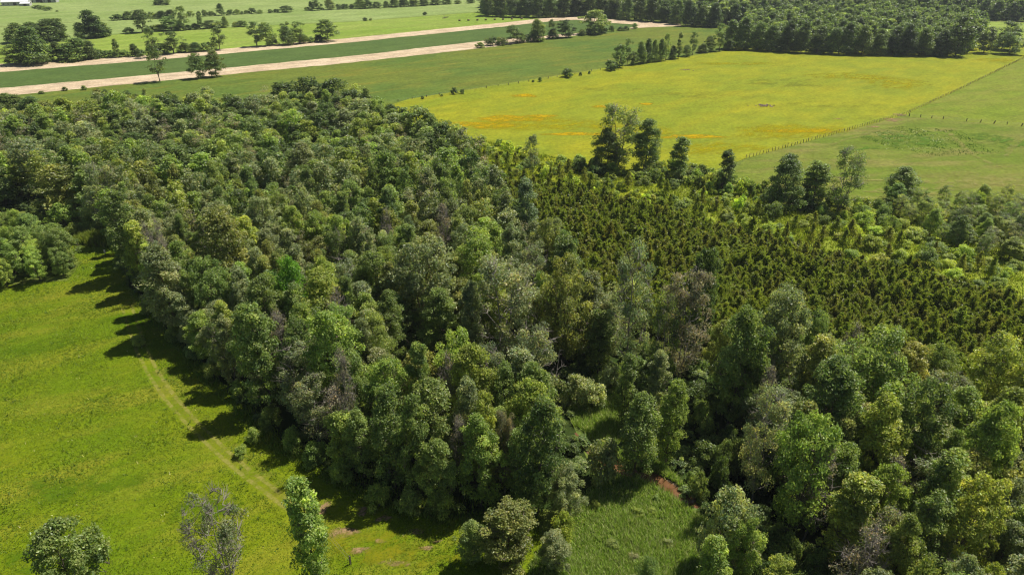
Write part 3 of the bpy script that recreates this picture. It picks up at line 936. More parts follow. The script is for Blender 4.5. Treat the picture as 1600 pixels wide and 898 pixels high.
for k, (x, y, q) in enumerate(wood):
    if k < n_own:
        nm = "dead_tree" if q['shape'] == 'bare' else "broadleaf_tree"
        look = {'round': 'rounded {} tree', 'ovate': 'oval {} tree', 'column': 'narrow {} tree', 'multi': 'spreading {} tree',
                'airy': 'airy {} tree', 'bare': 'bare grey dead tree'}[q['shape']].format(q['colour'])
        grow(q['shape'], q['colour'], x, y, q['h'], q['r'], nm, "tree", WG, look=look)
    else:
        bulk(q['shape'], q['colour'], x, y, q['h'], q['r'])
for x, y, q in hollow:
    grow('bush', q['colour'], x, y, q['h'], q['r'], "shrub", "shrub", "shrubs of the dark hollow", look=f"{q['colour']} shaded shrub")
for x, y, q in left:
    grow(q['shape'], q['colour'], x, y, q['h'], q['r'], "broadleaf_tree", "tree", "trees of the clump left of the passage",
         look={'round': 'rounded', 'ovate': 'oval', 'multi': 'spreading'}[q['shape']] + f" {q['colour']} young tree", mark=None)

# ---------------------------------------------------------------- cedars
CEDARS = [(720, 282), (790, 300), (900, 318), (1000, 336), (1120, 370), (1250, 408), (1400, 440), (1560, 482), (1720, 560), (1720, 690), (1600, 680), (1400, 630),
          (1250, 575), (1120, 555), (1010, 520), (930, 470), (880, 430), (820, 375), (770, 320)]


def ced_rule(x, y, rng):
    patch_ = math.sin(x * .11 + 2 * math.sin(y * .05)) * math.sin(y * .13 + 1)
    q = rng.random() ** 1.3
    k = (.75 + .75 * q) * (1 + .22 * patch_)
    if rng.random() < .06: k *= 1.3
    return dict(r=1.38 * k * rng.uniform(.8, 1.25), h=4.5 * k * rng.uniform(.85, 1.2), colour='cedar olive' if rng.random() < .75 + .2 * patch_ else 'cedar brown')



ced = fill(CEDARS, 70000, lambda x, y, rng: ced_rule(x, y, rng), 0.31, 31)
ced += fill([(600, 225), (700, 235), (820, 262), (1000, 295), (1250, 350), (1560, 420), (1560, 460), (1250, 395), (1000, 335), (800, 305), (680, 280)], 450,
            lambda x, y, rng: dict(r=rng.uniform(1.2, 1.9), h=rng.uniform(4.5, 7.5), colour='cedar olive' if rng.random() < .4 else 'cedar brown'), 1.1, 32)
ced = sorted([t for t in ced if in_view(t[0], t[1], t[2]['h'], 120)], key=lambda t: (not in_view(t[0], t[1], t[2]['h'], 5), shown_size(t)))
print("cedars", len(ced))
for k, (x, y, q) in enumerate(ced):
    if k < 300:
        brown = q['colour'] == 'cedar brown'
        grow('cedar', q['colour'], x, y, q['h'], q['r'], "cedar_tree", "cedar",
             "brown tinged cedars of the dense stand" if brown else "olive green cedars of the dense stand",
             label=("brownish feathery young cedar packed among others behind the right wood" if brown else
                    "olive green feathery young cedar packed among others behind the right wood"), jitter=.08)
    else:
        bulk('cedar', q['colour'], x, y, q['h'], q['r'])

# ---------------------------------------------------------------- shrubs between the cedars and the fields
SHRUB = [(560, 195), (640, 185), (720, 212), (840, 240), (940, 262), (1060, 275), (1160, 298), (1250, 318), (1350, 330), (1480, 335), (1640, 350),
         (1720, 470), (1560, 475), (1400, 435), (1250, 403), (1120, 366), (1000, 332), (900, 314), (790, 296), (700, 268), (620, 225)]


def shrub_rule(x, y, rng):
    px, py, _ = project(x, y)
    big = rng.random() < (.25 if px < 1300 else .4)
    c = ('lime green', 'yellow green', 'bright green', 'mid green', 'yellow green', 'deep green', 'lime green')[rng.integers(7)]
    return dict(r=rng.uniform(2.2, 3.2) if big else rng.uniform(1.2, 2.2), h=rng.uniform(3, 5.5) if big else rng.uniform(1.6, 3.2), colour=c)


thick = fill([(1390, 326), (1480, 325), (1640, 335), (1700, 400), (1560, 412), (1440, 372)], 900, lambda x, y, rng: dict(r=rng.uniform(2.0, 3.2), h=rng.uniform(5, 9), shape=('full', 'airy', 'ovate', 'airy')[rng.integers(4)], colour=('mid green', 'yellow green', 'grey green', 'bright green')[rng.integers(4)]), .8, 44)
for x, y, q in thick:
    if in_view(x, y, q['h'], 20):
        grow(q['shape'], q['colour'], x, y, q['h'], q['r'], "thicket_tree", "tree", "small trees of the thicket below the paddock", look=f"small {q['colour']} {dict(full='bushy', airy='airy', ovate='oval')[q['shape']]} tree")
shr = fill(SHRUB, 2400, shrub_rule, 0.76, 41)
shr += fill([(900, 255), (1060, 268), (1160, 290), (1330, 326), (1420, 322), (1420, 340), (1330, 345), (1160, 312), (1060, 288), (900, 275)], 900, lambda x, y, rng: dict(r=rng.uniform(1.6, 2.8), h=rng.uniform(2.5, 5.0), colour=('deep green', 'mid green', 'yellow green', 'bright green')[rng.integers(4)]), .5, 43)
shr += fill([(1340, 318), (1480, 325), (1640, 335), (1700, 420), (1560, 430), (1420, 370)], 500, lambda x, y, rng: dict(r=rng.uniform(1.8, 3.2), h=rng.uniform(4, 8), colour=('deep green', 'mid green', 'yellow green', 'bright green')[rng.integers(4)]), .8, 42)
shr = [t for t in shr if in_view(t[0], t[1], t[2]['h'], 20)]
print("shrubs", len(shr))
for x, y, q in sorted(shr, key=shown_size)[:300]:
    grow('bush', q['colour'], x, y, q['h'], q['r'], "shrub", "shrub", "shrubs between the cedars and the pasture",
         look=('tall ' if q['h'] > 3.5 else 'low ') + q['colour'] + " shrub", lod=MIDL if y > 190 else NEAR)
# low bushes along the edges of the wood, at the passage and in the marsh
EDGE = [(128, 362, 10, 26), (150, 366, 12, 30), (172, 372, 10, 28), (112, 368, 12, 26), (140, 352, 14, 30), (95, 352, 22, 44), (120, 345, 24, 50),
        (590, 790, 22, 40), (640, 800, 24, 46), (690, 805, 26, 50), (530, 752, 22, 40), (490, 724, 20, 38), (455, 700, 18, 36), (420, 668, 18, 34),
        (370, 622, 16, 30), (330, 590, 16, 32), (300, 560, 14, 30), (270, 530, 14, 28), (230, 490, 14, 30), (215, 540, 10, 24), (395, 690, 14, 26), (375, 712, 10, 22)]
for px, f, hp, w in EDGE:
    x, y, h, r = upright(px, f - hp * 1.6, f, w)
    grow('bush', random.choice(['yellow green', 'mid green', 'bright green']), x, y, max(h, 1.2), r, "shrub", "shrub", "bushes along the meadow edge", look="low leafy edge bush")
for px, t, f, w, c, lab in [(905, 585, 632, 56, 'pale green', "pale yellowish shrub at the back left of the marsh clearing"),
                            (928, 596, 640, 46, 'pale green', "second pale yellowish shrub of the marsh clearing, right of its twin"),
                            (955, 570, 610, 40, 'grey green', "grey green shrub at the very back of the marsh clearing"),
                            (945, 683, 752, 60, 'grey green', "rounded grey green bush overhanging the rusty stream"),
                            (1092, 738, 778, 34, 'mid green', "green bush on the right bank of the rusty stream"),
                            (880, 800, 850, 40, 'yellow green', "small yellowish bush at the left edge of the marsh grass")]:
    x, y, h, r = upright(px, t, f, w)
    grow('bush', c, x, y, max(h, 1.5), r, "shrub", "shrub", "bushes of the marsh clearing", label=lab)

marsh_b = fill([(880, 640), (960, 620), (975, 690), (1090, 800), (1120, 960), (900, 1000), (860, 880), (900, 800), (950, 745)], 60, lambda x, y, rng: dict(r=rng.uniform(.5, 1.1), h=rng.uniform(.8, 1.7), colour=('mid green', 'grey green', 'yellow green', 'pale green')[rng.integers(4)]), 1.0, 45)
for x, y, q in marsh_b[:26]:
    if off_line(STREAM, 2.2)(np.array([[x, y]]), None)[0]:
        grow('bush', q['colour'], x, y, q['h'], q['r'], "marsh_bush", "bush", "little bushes in the marsh grass", look=f"tiny {q['colour']} marsh bush")

# ---------------------------------------------------------------- hedgerows, field trees and the far wood
ORD = "first second third fourth fifth sixth seventh eighth ninth tenth eleventh twelfth thirteenth fourteenth fifteenth sixteenth seventeenth eighteenth nineteenth twentieth".split()


def ordinal(n):
    return ORD[n - 1] if n <= 20 else f"{n}th" if n % 10 > 3 or n % 100 in (11, 12, 13) or n % 10 == 0 else f"{n}" + {1: 'st', 2: 'nd', 3: 'rd'}[n % 10]


def row(items, where, group, colr=('dark green', 'deep green', 'mid green')):
    items = sorted(items, key=lambda t: t[0])
    nt = ns = 0
    for px, t, f, w, *kind in items:
        x, y, h, r = upright(px, t, f, w)
        shrub = h < 6
        r *= 1.25
        shp = kind[0] if kind else ('bush' if shrub else random.choice(['full', 'full', 'round']))
        if shrub:
            ns += 1
            lab = f"low bush {where}, {ordinal(ns)} bush from left"
        else:
            nt += 1
            ty = {'airy': 'open crowned', 'column': 'narrow', 'round': 'rounded', 'ovate': 'oval', 'full': 'full bodied'}.get(shp, 'leafy')
            lab = f"{ty} tree {where}, {ordinal(nt)} tree from left"
        grow(shp, random.choice(colr), x, y, h, r, "hedge_shrub" if shrub else "hedgerow_tree", "shrub" if shrub else "tree", group, label=lab, lod=MIDL)


row([(18, 70, 101, 30), (45, 42, 100, 44), (85, 65, 95, 22), (112, 60, 94, 44), (137, 64, 93, 18), (152, 77, 91, 22), (168, 79, 90, 20), (181, 60, 90, 10, 'column'), (192, 78, 89, 18),
     (208, 68, 89, 12), (218, 77, 88, 18), (266, 50, 84, 28, 'airy'), (250, 68, 85, 22), (288, 67, 82, 20), (305, 66, 81, 18), (322, 66, 80, 20), (338, 45, 78, 24, 'airy'), (397, 35, 73, 22, 'airy'), (414, 35, 72, 20),
     (427, 58, 70, 12), (447, 40, 70, 24), (465, 35, 69, 20, 'airy'), (473, 53, 68, 16), (486, 57, 67, 10), (508, 30, 65, 26), (497, 55, 66, 14)],
    "in the hedge along the upper stubble strip", "hedge along the upper stubble strip")
row([(20, 36, 67, 30), (45, 34, 66, 26), (70, 30, 65, 44), (88, 29, 63, 24), (125, 35, 61, 20), (140, 15, 59, 32), (152, 30, 58, 26), (163, 42, 57, 16), (200, 43, 53, 16), (217, 16, 51, 26, 'airy'), (232, 44, 50, 16),
     (245, 39, 49, 26), (265, 25, 48, 24, 'round'), (282, 12, 48, 18, 'airy'), (283, 38, 48, 14), (293, 39, 47, 12), (304, 37, 46, 14), (309, 21, 46, 8, 'column'), (325, 32, 44.5, 20), (340, 34, 44, 18), (350, 26, 43.5, 10),
     (368, 34, 42.5, 12), (377, 32, 42, 16), (440, 37, 40, 6), (448, 34, 39.5, 6), (468, 35, 38, 6), (570, 27.5, 33, 8), (579, 29, 32.5, 5), (664, 19, 24, 7)],
    "in the hedge between the two far green fields", "hedge between the far green fields")
row([(182, 22, 32, 16), (198, 18, 31, 14), (212, 19, 31, 12), (224, 20, 30, 12), (236, 19, 29.5, 10), (250, 17, 29, 15), (265, 15, 28.5, 14), (280, 19, 27.5, 6), (296, 17, 27, 10), (310, 18, 26, 7), (319, 16, 26, 9), (330, 18, 25.5, 10),
     (344, 6, 24.5, 12, 'ovate'), (359, 15, 24, 10), (370, 14, 23, 9), (378, 18, 23, 5), (384, 16, 22.5, 6), (394, 13, 22, 12), (406, 15, 21.5, 9), (422, 15, 20.5, 8), (431, 14, 20, 8), (446, 9, 19.5, 16), (479, 11, 16.5, 7), (485, 2, 16.5, 7), (494, 0, 16.5, 13), (503, 12, 16, 6),
     (514, -1, 15.5, 14), (529, 7, 15, 10), (538, 6, 14.5, 12), (549, 7, 14, 9), (562, -2, 14, 16), (575, 0, 13.5, 14), (588, 3, 13, 12), (603, 2, 12, 10), (616, -4, 11.5, 14), (630, -3, 11, 14), (646, -4, 10, 16), (662, -4, 9, 16), (680, -5, 8, 16), (698, -4, 7, 14), (715, 0, 6, 12), (735, -2, 5, 14)],
    "in the farthest hedge across the fields", "farthest hedge across the fields")
row([(246, -4, 8, 14), (258, -4, 8, 14)], "in the little copse on the farthest field", "copse on the farthest field")
row([(750, 66, 75, 12), (769, 58, 71.5, 18), (784, 58, 70.5, 18), (802, 40, 68, 24, 'airy'), (812, 50, 67, 16), (822, 53, 66, 14), (842, 30, 65, 21), (836, 48, 65.5, 16), (863, 31, 61, 14, 'airy'), (864, 46, 61, 16), (885, 31, 59, 22), (910, 46, 56, 12), (922, 45, 55, 14), (932, 15, 53, 35, 'round'), (944, 44, 52, 14),
     (956, 40, 50, 7), (970, 42, 48.5, 10), (978, 41, 48, 8), (992, 36, 45.5, 9)],
    "in the hedge ending the lower stubble strip", "hedge at the end of the lower stubble strip")
row([(955, 95, 110, 18), (970, 68, 106, 17, 'round'), (982, 62, 102, 14, 'airy'), (990, 80, 102, 12), (1003, 64, 100, 14), (1014, 60, 98, 14), (1024, 62, 97, 12), (1034, 61, 96, 12), (1043, 55, 95, 12, 'airy'), (1052, 72, 93, 12), (1063, 50, 92, 9, 'column'), (1074, 70, 89, 12), (1085, 51, 86, 12, 'airy'), (1098, 68, 83, 14), (1110, 56, 81, 13), (1128, 38, 80, 18, 'airy'), (1140, 61, 79, 13),
     (887, 106, 121, 17), (907, 113, 118.5, 5), (921, 111, 116, 4), (844, 120, 128, 6), (833, 125, 129, 4), (710, 137, 147.5, 9), (722, 139, 147, 6), (690, 147, 151, 4), (660, 150, 155, 5)],
    "on the line behind the flowering pasture", "trees on the line behind the flowering pasture")
for px, t, f, w, shp, lab in [(240, 70, 128, 32, 'airy', "tall open tree with two bare trunks standing alone beside the lower stubble strip"),
                              (233, 46, 90, 24, 'airy', "slender tree directly behind the tall open tree beside the lower stubble strip"),
                              (305, 83, 123, 26, 'round', "left one of two rounded trees standing on the lower stubble strip"),
                              (332, 78, 120, 27, 'round', "right one of two rounded trees standing on the lower stubble strip"),
                              (1506, 25, 88, 46, 'round', "big dark tree at the right corner of the far woodlot"),
                              (1546, 42, 83, 28, 'round', "small rounded tree with bare trunk right of the far woodlot"),
                              (1575, 34, 78, 40, 'round', "larger rounded tree behind two small ones at the right edge, past the woodlot"),
                              (1585, 50, 85, 38, 'round', "front rounded tree at the right edge past the woodlot")]:
    x, y, h, r = upright(px, t, f, w)
    grow(shp, 'dark green' if px > 1500 and px < 1520 else 'deep green', x, y, h, r, "field_tree", "tree", "trees standing out in the fields", label=lab, lod=MIDL)
row([(225, 138, 157, 8, 'column'), (238, 149, 163, 10), (262, 150, 169, 16), (272, 147, 168, 14), (150, 138, 152, 12), (165, 140, 153, 14), (180, 140, 153, 12), (197, 142, 156, 14), (212, 146, 158, 10), (250, 158, 168, 10), (100, 136, 142, 8), (130, 134, 141, 8), (64, 142, 147, 8),
     (20, 148, 172, 30), (45, 150, 174, 30), (70, 158, 175, 26), (95, 164, 176, 22), (115, 164, 175, 14), (8, 145, 170, 24)],
    "in the scrub left of the middle field", "scrub at the left end of the middle field", ('deep green', 'mid green', 'olive green'))

# scrub belt left of the back of the wood (individual bushes)
scr = fill([(-60, 190), (100, 178), (200, 165), (300, 172), (420, 180), (420, 195), (200, 200), (60, 225), (-60, 245)], 700,
           lambda x, y, rng: dict(r=rng.uniform(2, 3.4), h=rng.uniform(3, 7), colour=('mid green', 'yellow green', 'grey green', 'olive green')[rng.integers(4)]), .72, 51)
print("scrub", len(scr))
for x, y, q in scr:
    bulk('bush', q['colour'], x, y, q['h'], q['r'])

# far woodlot: its front row one by one, the rest one mass
wl_front = [(1148, 78), (1170, 79), (1192, 80), (1214, 81.5), (1238, 83), (1262, 84), (1286, 85), (1310, 86), (1334, 87), (1358, 87.5), (1382, 88), (1406, 88), (1430, 88.5), (1454, 89), (1478, 89)]
for k, (px, f) in enumerate(wl_front):
    x, y, h, r = upright(px, f - 46 - 5 * math.sin(k * 1.7), f, 30)
    grow('full', random.choice(['dark green', 'deep green']), x, y + 4, h, r, "woodlot_tree", "tree", "front row of the far woodlot",
         label=f"dark leafy tree in the front row of the far woodlot, {ordinal(k + 1)} from left", lod=MIDL)
fw_front = [(762, 26), (782, 27), (802, 28), (822, 28), (842, 28.5), (862, 28), (882, 27.5), (902, 26.5), (922, 27), (942, 28.5), (962, 30), (982, 32), (1002, 33.5), (1022, 35), (1042, 36.5), (1062, 39), (1082, 42), (1102, 43), (1122, 44)]
for k, (px, f) in enumerate(fw_front):
    x, y, h, r = upright(px, f - 38 - 4 * math.sin(k * 2.1), f, 26)
    grow('full', random.choice(['dark green', 'deep green']), x, y + 5, h, r, "woodlot_tree", "tree", "front row of the farthest wood",
         label=f"dark tree in the front row of the farthest wood, {ordinal(k + 1)} from left", lod=MIDL)
far = fill([(1150, 74), (1250, 80), (1400, 85), (1500, 86), (1520, 78), (1530, 48), (1500, 36), (1400, 30), (1250, 28), (1170, 40)], 3000,
           lambda x, y, rng: dict(r=rng.uniform(4.2, 6.5), h=rng.uniform(13, 18), colour=('dark green', 'deep green', 'mid green', 'dark green', 'deep green')[rng.integers(5)]), .52, 61)
far += fill([(757, 23), (900, 24), (960, 27), (1060, 36), (1130, 42), (1250, 26), (1400, 26), (1530, 31), (1640, 35), (1700, 20), (1500, -5), (1200, -12), (760, -14)], 5000,
            lambda x, y, rng: dict(r=rng.uniform(5, 7.5), h=rng.uniform(15, 20), colour=('dark green', 'deep green', 'dark green', 'mid green')[rng.integers(4)]), .55, 62)
far = [t for t in far if project(t[0], t[1], t[2]["h"])[1] > -45 and -60 < project(t[0], t[1])[0] < 1660]
print("far wood", len(far))
FAR_SHAPES = [broadleaf(411 + s, 15, 4.2, .0, 'bush', 4, 46, 1500, 1.0, 1.5, .3) for s in range(4)]
far_lod = {'round': FAR_SHAPES}


M_MASSLEAF = leaf_mat("mass_leaves", mass=True)


def mass(name, items, label, cat):
    """plants past the count, one object: crowns set on a cloud of points by geometry nodes"""
    rng = np.random.default_rng(5)
    protos, index = [], {}
    rows = []
    for shape, colour, x, y, h, r, lod in items:
        me = lod[shape][rng.integers(len(lod[shape]))][1]
        if me is None: continue
        if me.name not in index:
            index[me.name] = len(protos)
            protos.append(me)
        nh, nr = NATIVE[shape]
        col = np.array(COLOURS[colour]) * math.exp(rng.normal(0, .12))
        rows.append((x, y, index[me.name], rng.uniform(0, 6.283), r / nr, h / nh, *col))
    R = np.array(rows, np.float32)
    n = len(R)
    pc = bpy.data.collections.new(name + "_kinds")
    for k, me in enumerate(protos):
        m2 = me.copy()
        m2.materials.clear()
        m2.materials.append(M_MASSLEAF)
        pc.objects.link(bpy.data.objects.new(f"{name}_kind_{k:03d}", m2))
    pm = bpy.data.meshes.new(name)
    pm.vertices.add(n)
    pm.vertices.foreach_set("co", np.c_[R[:, :2], np.zeros(n)].astype(np.float32).ravel())
    a = pm.attributes.new("kind_index", 'INT', 'POINT'); a.data.foreach_set("value", R[:, 2].astype(np.int32))
    a = pm.attributes.new("turn", 'FLOAT_VECTOR', 'POINT'); a.data.foreach_set("vector", np.c_[np.zeros((n, 2)), R[:, 3]].astype(np.float32).ravel())
    a = pm.attributes.new("size", 'FLOAT_VECTOR', 'POINT'); a.data.foreach_set("vector", np.c_[R[:, 4], R[:, 4], R[:, 5]].astype(np.float32).ravel())
    a = pm.attributes.new("own_tint", 'FLOAT_COLOR', 'POINT'); a.data.foreach_set("color", np.c_[R[:, 6:9], np.ones(n)].astype(np.float32).ravel())
    ng = bpy.data.node_groups.new(name + "_nodes", 'GeometryNodeTree')
    ng.interface.new_socket("Geometry", in_out='INPUT', socket_type='NodeSocketGeometry')
    ng.interface.new_socket("Geometry", in_out='OUTPUT', socket_type='NodeSocketGeometry')
    gi, go = ng.nodes.new("NodeGroupInput"), ng.nodes.new("NodeGroupOutput")
    ci = ng.nodes.new("GeometryNodeCollectionInfo")
    ci.inputs["Collection"].default_value = pc
    ci.inputs["Separate Children"].default_value = True
    ci.inputs["Reset Children"].default_value = True
    ip = ng.nodes.new("GeometryNodeInstanceOnPoints")
    ip.inputs["Pick Instance"].default_value = True

    def attr(nm, typ):
        q = ng.nodes.new("GeometryNodeInputNamedAttribute")
        q.data_type = typ
        q.inputs["Name"].default_value = nm
        return q.outputs["Attribute"]
    ng.links.new(gi.outputs[0], ip.inputs["Points"])
    ng.links.new(ci.outputs[0], ip.inputs["Instance"])
    ng.links.new(attr("kind_index", 'INT'), ip.inputs["Instance Index"])
    er = ng.nodes.new("FunctionNodeEulerToRotation")
    ng.links.new(attr("turn", 'FLOAT_VECTOR'), er.inputs[0])
    ng.links.new(er.outputs[0], ip.inputs["Rotation"])
    ng.links.new(attr("size", 'FLOAT_VECTOR'), ip.inputs["Scale"])
    ng.links.new(ip.outputs[0], go.inputs[0])
    o = link(name, pm)
    md = o.modifiers.new("plants", 'NODES')
    md.node_group = ng
    print(name, n, "plants of", len(protos), "kinds")
    return props(o, label, cat, kind="stuff")


mass("far_woods", [('round', q['colour'], x, y, q['h'], q['r'], far_lod) for x, y, q in far], "unbroken dark green woods along the top right behind the fields", "woods")
def massed(b):
    return b[:6] + (NEAR if math.hypot(b[3], H_CAM) < 170 else MIDL,)


mass("back_wood", [massed(b) for b in BULK if b[0] not in ('cedar', 'bush')], "mixed green trees massed at the back of the wood", "woods")
mass("cedar_stand", [massed(b) for b in BULK if b[0] == 'cedar'], "remaining small olive cedars massed at the back of the dense stand", "cedars")
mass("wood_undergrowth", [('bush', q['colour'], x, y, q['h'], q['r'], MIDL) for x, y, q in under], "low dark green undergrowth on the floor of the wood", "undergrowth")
mass("scrub_thicket", [massed(b) for b in BULK if b[0] == 'bush'], "thicket of green bushes behind the left of the wood", "thicket")


# ---------------------------------------------------------------- grass one cannot count
def tufts(name, poly, n, h, w, cols, label, seed, blades=4, clear=None, keep=None, lean=.35, mat=None):
    rng = np.random.default_rng(seed)
    G = [tuple(ground(*p)[:2]) for p in poly]
    A = np.array(G)
    lo, hi = A.min(0), A.max(0)
    lo[1] = max(lo[1], 45)
    P = rng.uniform(lo, hi, (n * 3, 2))
    c = np.zeros(len(P), bool)
    for i in range(len(G)):
        (x1, y1), (x2, y2) = G[i], G[(i + 1) % len(G)]
        m = ((y1 > P[:, 1]) != (y2 > P[:, 1])) & (P[:, 0] < (x2 - x1) * (P[:, 1] - y1) / (y2 - y1 + 1e-9) + x1)
        c ^= m
    if keep is not None:
        c &= keep(P, rng)
    P = P[c][:n]
    k = len(P)
    # drifts of taller and shorter grass
    sz = 1 + .5 * np.sin(P[:, 0] * .31 + 1.3 * np.sin(P[:, 1] * .17)) * np.sin(P[:, 1] * .23 + P[:, 0] * .11)
    V, T = [], []
    for b in range(blades):
        a = rng.uniform(0, 6.283, k)
        d = np.stack([np.cos(a), np.sin(a), np.zeros(k)], 1)
        side = np.stack([-d[:, 1], d[:, 0], np.zeros(k)], 1)
        hh = (h * sz * rng.uniform(.6, 1.3, k))[:, None]
        base = np.c_[P + rng.normal(0, w * 1.2, (k, 2)), np.full(k, 0.03)]
        tip = base + np.array([0, 0, 1]) * hh + d * hh * lean * rng.uniform(.3, 1.5, (k, 1))
        V.append(np.stack([base - side * w / 2, base + side * w / 2, tip], 1))
        ci = rng.integers(len(cols), size=k)
        T.append(np.array(cols)[ci] * np.exp(rng.normal(0, .2, (k, 1))))
    V = np.concatenate(V)
    F = np.arange(len(V) * 3).reshape(-1, 3)
    o = link(name, np_mesh(name, V.reshape(-1, 3), F, mat or M_GRASSBLADE, np.concatenate(T)))
    return props(o, label, "grass", kind="stuff")


SXY = np.array([ground(*p)[:2] for p in STREAM])


def off_stream(P, rng):
    d = np.full(len(P), 1e9)
    for a, b in zip(SXY[:-1], SXY[1:]):
        t = np.clip(((P - a) @ (b - a)) / ((b - a) @ (b - a)), 0, 1)
        d = np.minimum(d, np.linalg.norm(P - (a + t[:, None] * (b - a)), axis=1))
    return d > 1.45


tufts("meadow_grass", MEADOW, 110000, .15, .12, [(.11, .175, .005), (.13, .185, .006), (.15, .185, .012), (.10, .165, .005)], "short bright green grass of the open meadow", 3, 3, lean=.9, keep=off_line([(x + 3, y - 1) for x, y in tr], 1.3))
tufts("edge_grass", [(190, 440), (215, 470), (300, 580), (420, 700), (545, 775), (700, 820), (850, 840), (850, 800), (640, 770), (540, 735), (440, 675), (350, 600), (280, 530), (230, 470)], 14000, .6, .2,
      [(.14, .20, .02), (.17, .21, .03), (.10, .17, .015)], "long rough grass along the edge of the wood", 4, 4)
tufts("marsh_grass", MARSH, 26000, .75, .14, [(.14, .20, .035), (.175, .205, .06), (.21, .22, .10), (.12, .18, .025), (.10, .15, .02)], "tall lush marsh grass beside the rusty stream", 5, 4, keep=off_stream, lean=.6, mat=M_MARSHBLADE)
tufts("passage_grass", [(100, 380), (110, 362), (150, 358), (185, 372), (186, 388), (150, 384)], 3500, 1.5, .3, [(.17, .215, .03), (.20, .22, .05), (.13, .18, .02)], "tall pale grass closing the passage at the meadow's far end", 6, 4)
tufts("scrub_grass", SHRUB + [], 22000, .7, .3, [(.21, .26, .02), (.18, .23, .02), (.24, .255, .04)], "sunlit yellow green grass between the shrubs", 8, 4)
tufts("white_flower_heads", [(1365, 212), (1400, 200), (1480, 205), (1495, 228), (1440, 240), (1380, 232)], 130, .35, .7, [(.62, .62, .55)], "white flowering weeds on the grazed paddock", 9, 2)
tufts("paddock_weeds", [(1340, 215), (1400, 198), (1500, 205), (1560, 240), (1440, 245)], 700, .35, .5, [(.05, .11, .015), (.07, .13, .02)], "dark green weeds scattered on the grazed paddock", 10, 3)


tufts("meadow_weeds", MEADOW, 600, .35, .18, [(.055, .105, .008), (.08, .13, .012), (.10, .14, .02)], "darker weed tufts dotted through the open meadow", 12, 5, lean=.8)
tufts("meadow_flower_heads", MEADOW, 320, .25, .14, [(.45, .43, .22), (.38, .36, .10)], "pale flower heads dotted through the open meadow", 13, 2, lean=.9)


# ---------------------------------------------------------------- fences
def fence(name, pix, spacing, h, label, group=None, wires=3, skip=0.0, thick=0.09, lean=.05):
    P = np.array([ground(*p)[:2] for p in pix])
    root = link(name, None)
    root.location = (P[0][0], P[0][1], 0)
    props(root, label, "fence", group)
    me = tri_mesh("post", *box_vf(-thick, thick, -thick, thick, -.3, h), M_WOODPOST)
    wv, wf = Tubes(), []
    prev = None
    for a, b in zip(P[:-1], P[1:]):
        n = max(1, int(np.linalg.norm(b - a) / spacing))
        for k in range(n + (b is P[-1])):
            if random.random() < skip:
                continue
            q = a + (b - a) * k / n + RNG.normal(0, .12, 2)
            o = link("post", me, root, (q[0] - P[0][0], q[1] - P[0][1], 0))
            o.rotation_euler = (random.gauss(0, lean), random.gauss(0, lean), random.uniform(0, 3))
            o.scale = (random.uniform(.8, 1.2),) * 2 + (random.uniform(.85, 1.1),)
            if prev is not None:
                for w in range(wires):
                    z = h * (.35 + .55 * w / max(1, wires - 1))
                    A, B = np.array([*(prev - P[0]), z]), np.array([*(q - P[0]), z])
                    wv.add(np.array([A, (A + B) / 2 - [0, 0, .03], B]), np.full(3, .012), 3)
            prev = q
    if wv.n:
        link("wire", wv.mesh("wire", M_WIRE), root)
    return root


fence("wire_fence", [(1166, 248), (1290, 214), (1412, 180)], 1.9, 1.55, "close set post and wire fence climbing from the wood to the paddock corner", thick=.075)
fence("wire_fence", [(1413, 180), (1500, 140), (1597, 93), (1660, 63)], 2.4, 1.5, "post and wire fence running from the paddock corner to the top right", thick=.075)
fence("wire_fence", [(1420, 182), (1510, 190), (1640, 201)], 4.5, 1.4, "sparse leaning post fence between the two paddocks on the right", thick=.13, skip=.2, lean=.1)
fence("wire_fence", [(600, 162), (707, 146), (842, 126), (950, 108)], 7, 1.3, "old fence line between the mid field and flowering pasture", thick=.12, skip=.25)
fence("wire_fence", [(455, 775), (548, 880), (575, 930)], 11, 1.6, "few grey posts in the grass at the bottom of the meadow", thick=.09, wires=2, lean=.02)


# ---------------------------------------------------------------- small things in the fields
def rocky(seed, s):
    rng = np.random.default_rng(seed)
    import bmesh
    bm = bmesh.new()
    bmesh.ops.create_icosphere(bm, subdivisions=1, radius=1)
    for v in bm.verts:
        v.co *= rng.uniform(.75, 1.2)
        v.co.x *= s[0]; v.co.y *= s[1]; v.co.z *= s[2]
    me = bpy.data.meshes.new("stone")
    bm.to_mesh(me)
    bm.free()
    return me


M_STONE = plain_mat("purplish_stone", (0.22, 0.16, 0.15), .9, .4, 1.5)
stones = []
for s in range(4):
    me = rocky(s, (1, .8, .55))
    me.materials.append(M_STONE)
    stones.append(me)
c = ground(1195, 166)
pile = link("stone_pile", None)
pile.location = c
props(pile, "low pile of purplish brown stones in the middle of the flowering pasture", "stone pile")
for k in range(46):
    u = RNG.normal(0, 1, 2) * np.array([2.2, 1.4])
    o = link("stone", stones[k % 4], pile, (u[0], u[1], .25 + .25 * max(0, 1 - abs(u[0]) / 2.5) * random.random()))
    o.rotation_euler = (random.uniform(0, .5), random.uniform(0, .5), random.uniform(0, 6))
    s = random.uniform(.25, .62)
    o.scale = (s, s, s * .9)
for px, py, n, lab in [(1405, 180, 5, "few pale stones at the paddock fence corner"), (1070, 110, 14, "grey heap of stones before the tree row behind the pasture")]:
    c = ground(px, py)
    pile = link("stone_pile", None)
    pile.location = c
    props(pile, lab, "stone pile")
    for k in range(n):
        o = link("stone", stones[k % 4], pile, (random.gauss(0, 2.5 if n > 6 else 1.6), random.gauss(0, 1.2), .2))
        s = random.uniform(.3, .7)
        o.scale = (s, s, s * .8)
        o.rotation_euler = (0, 0, random.uniform(0, 6))

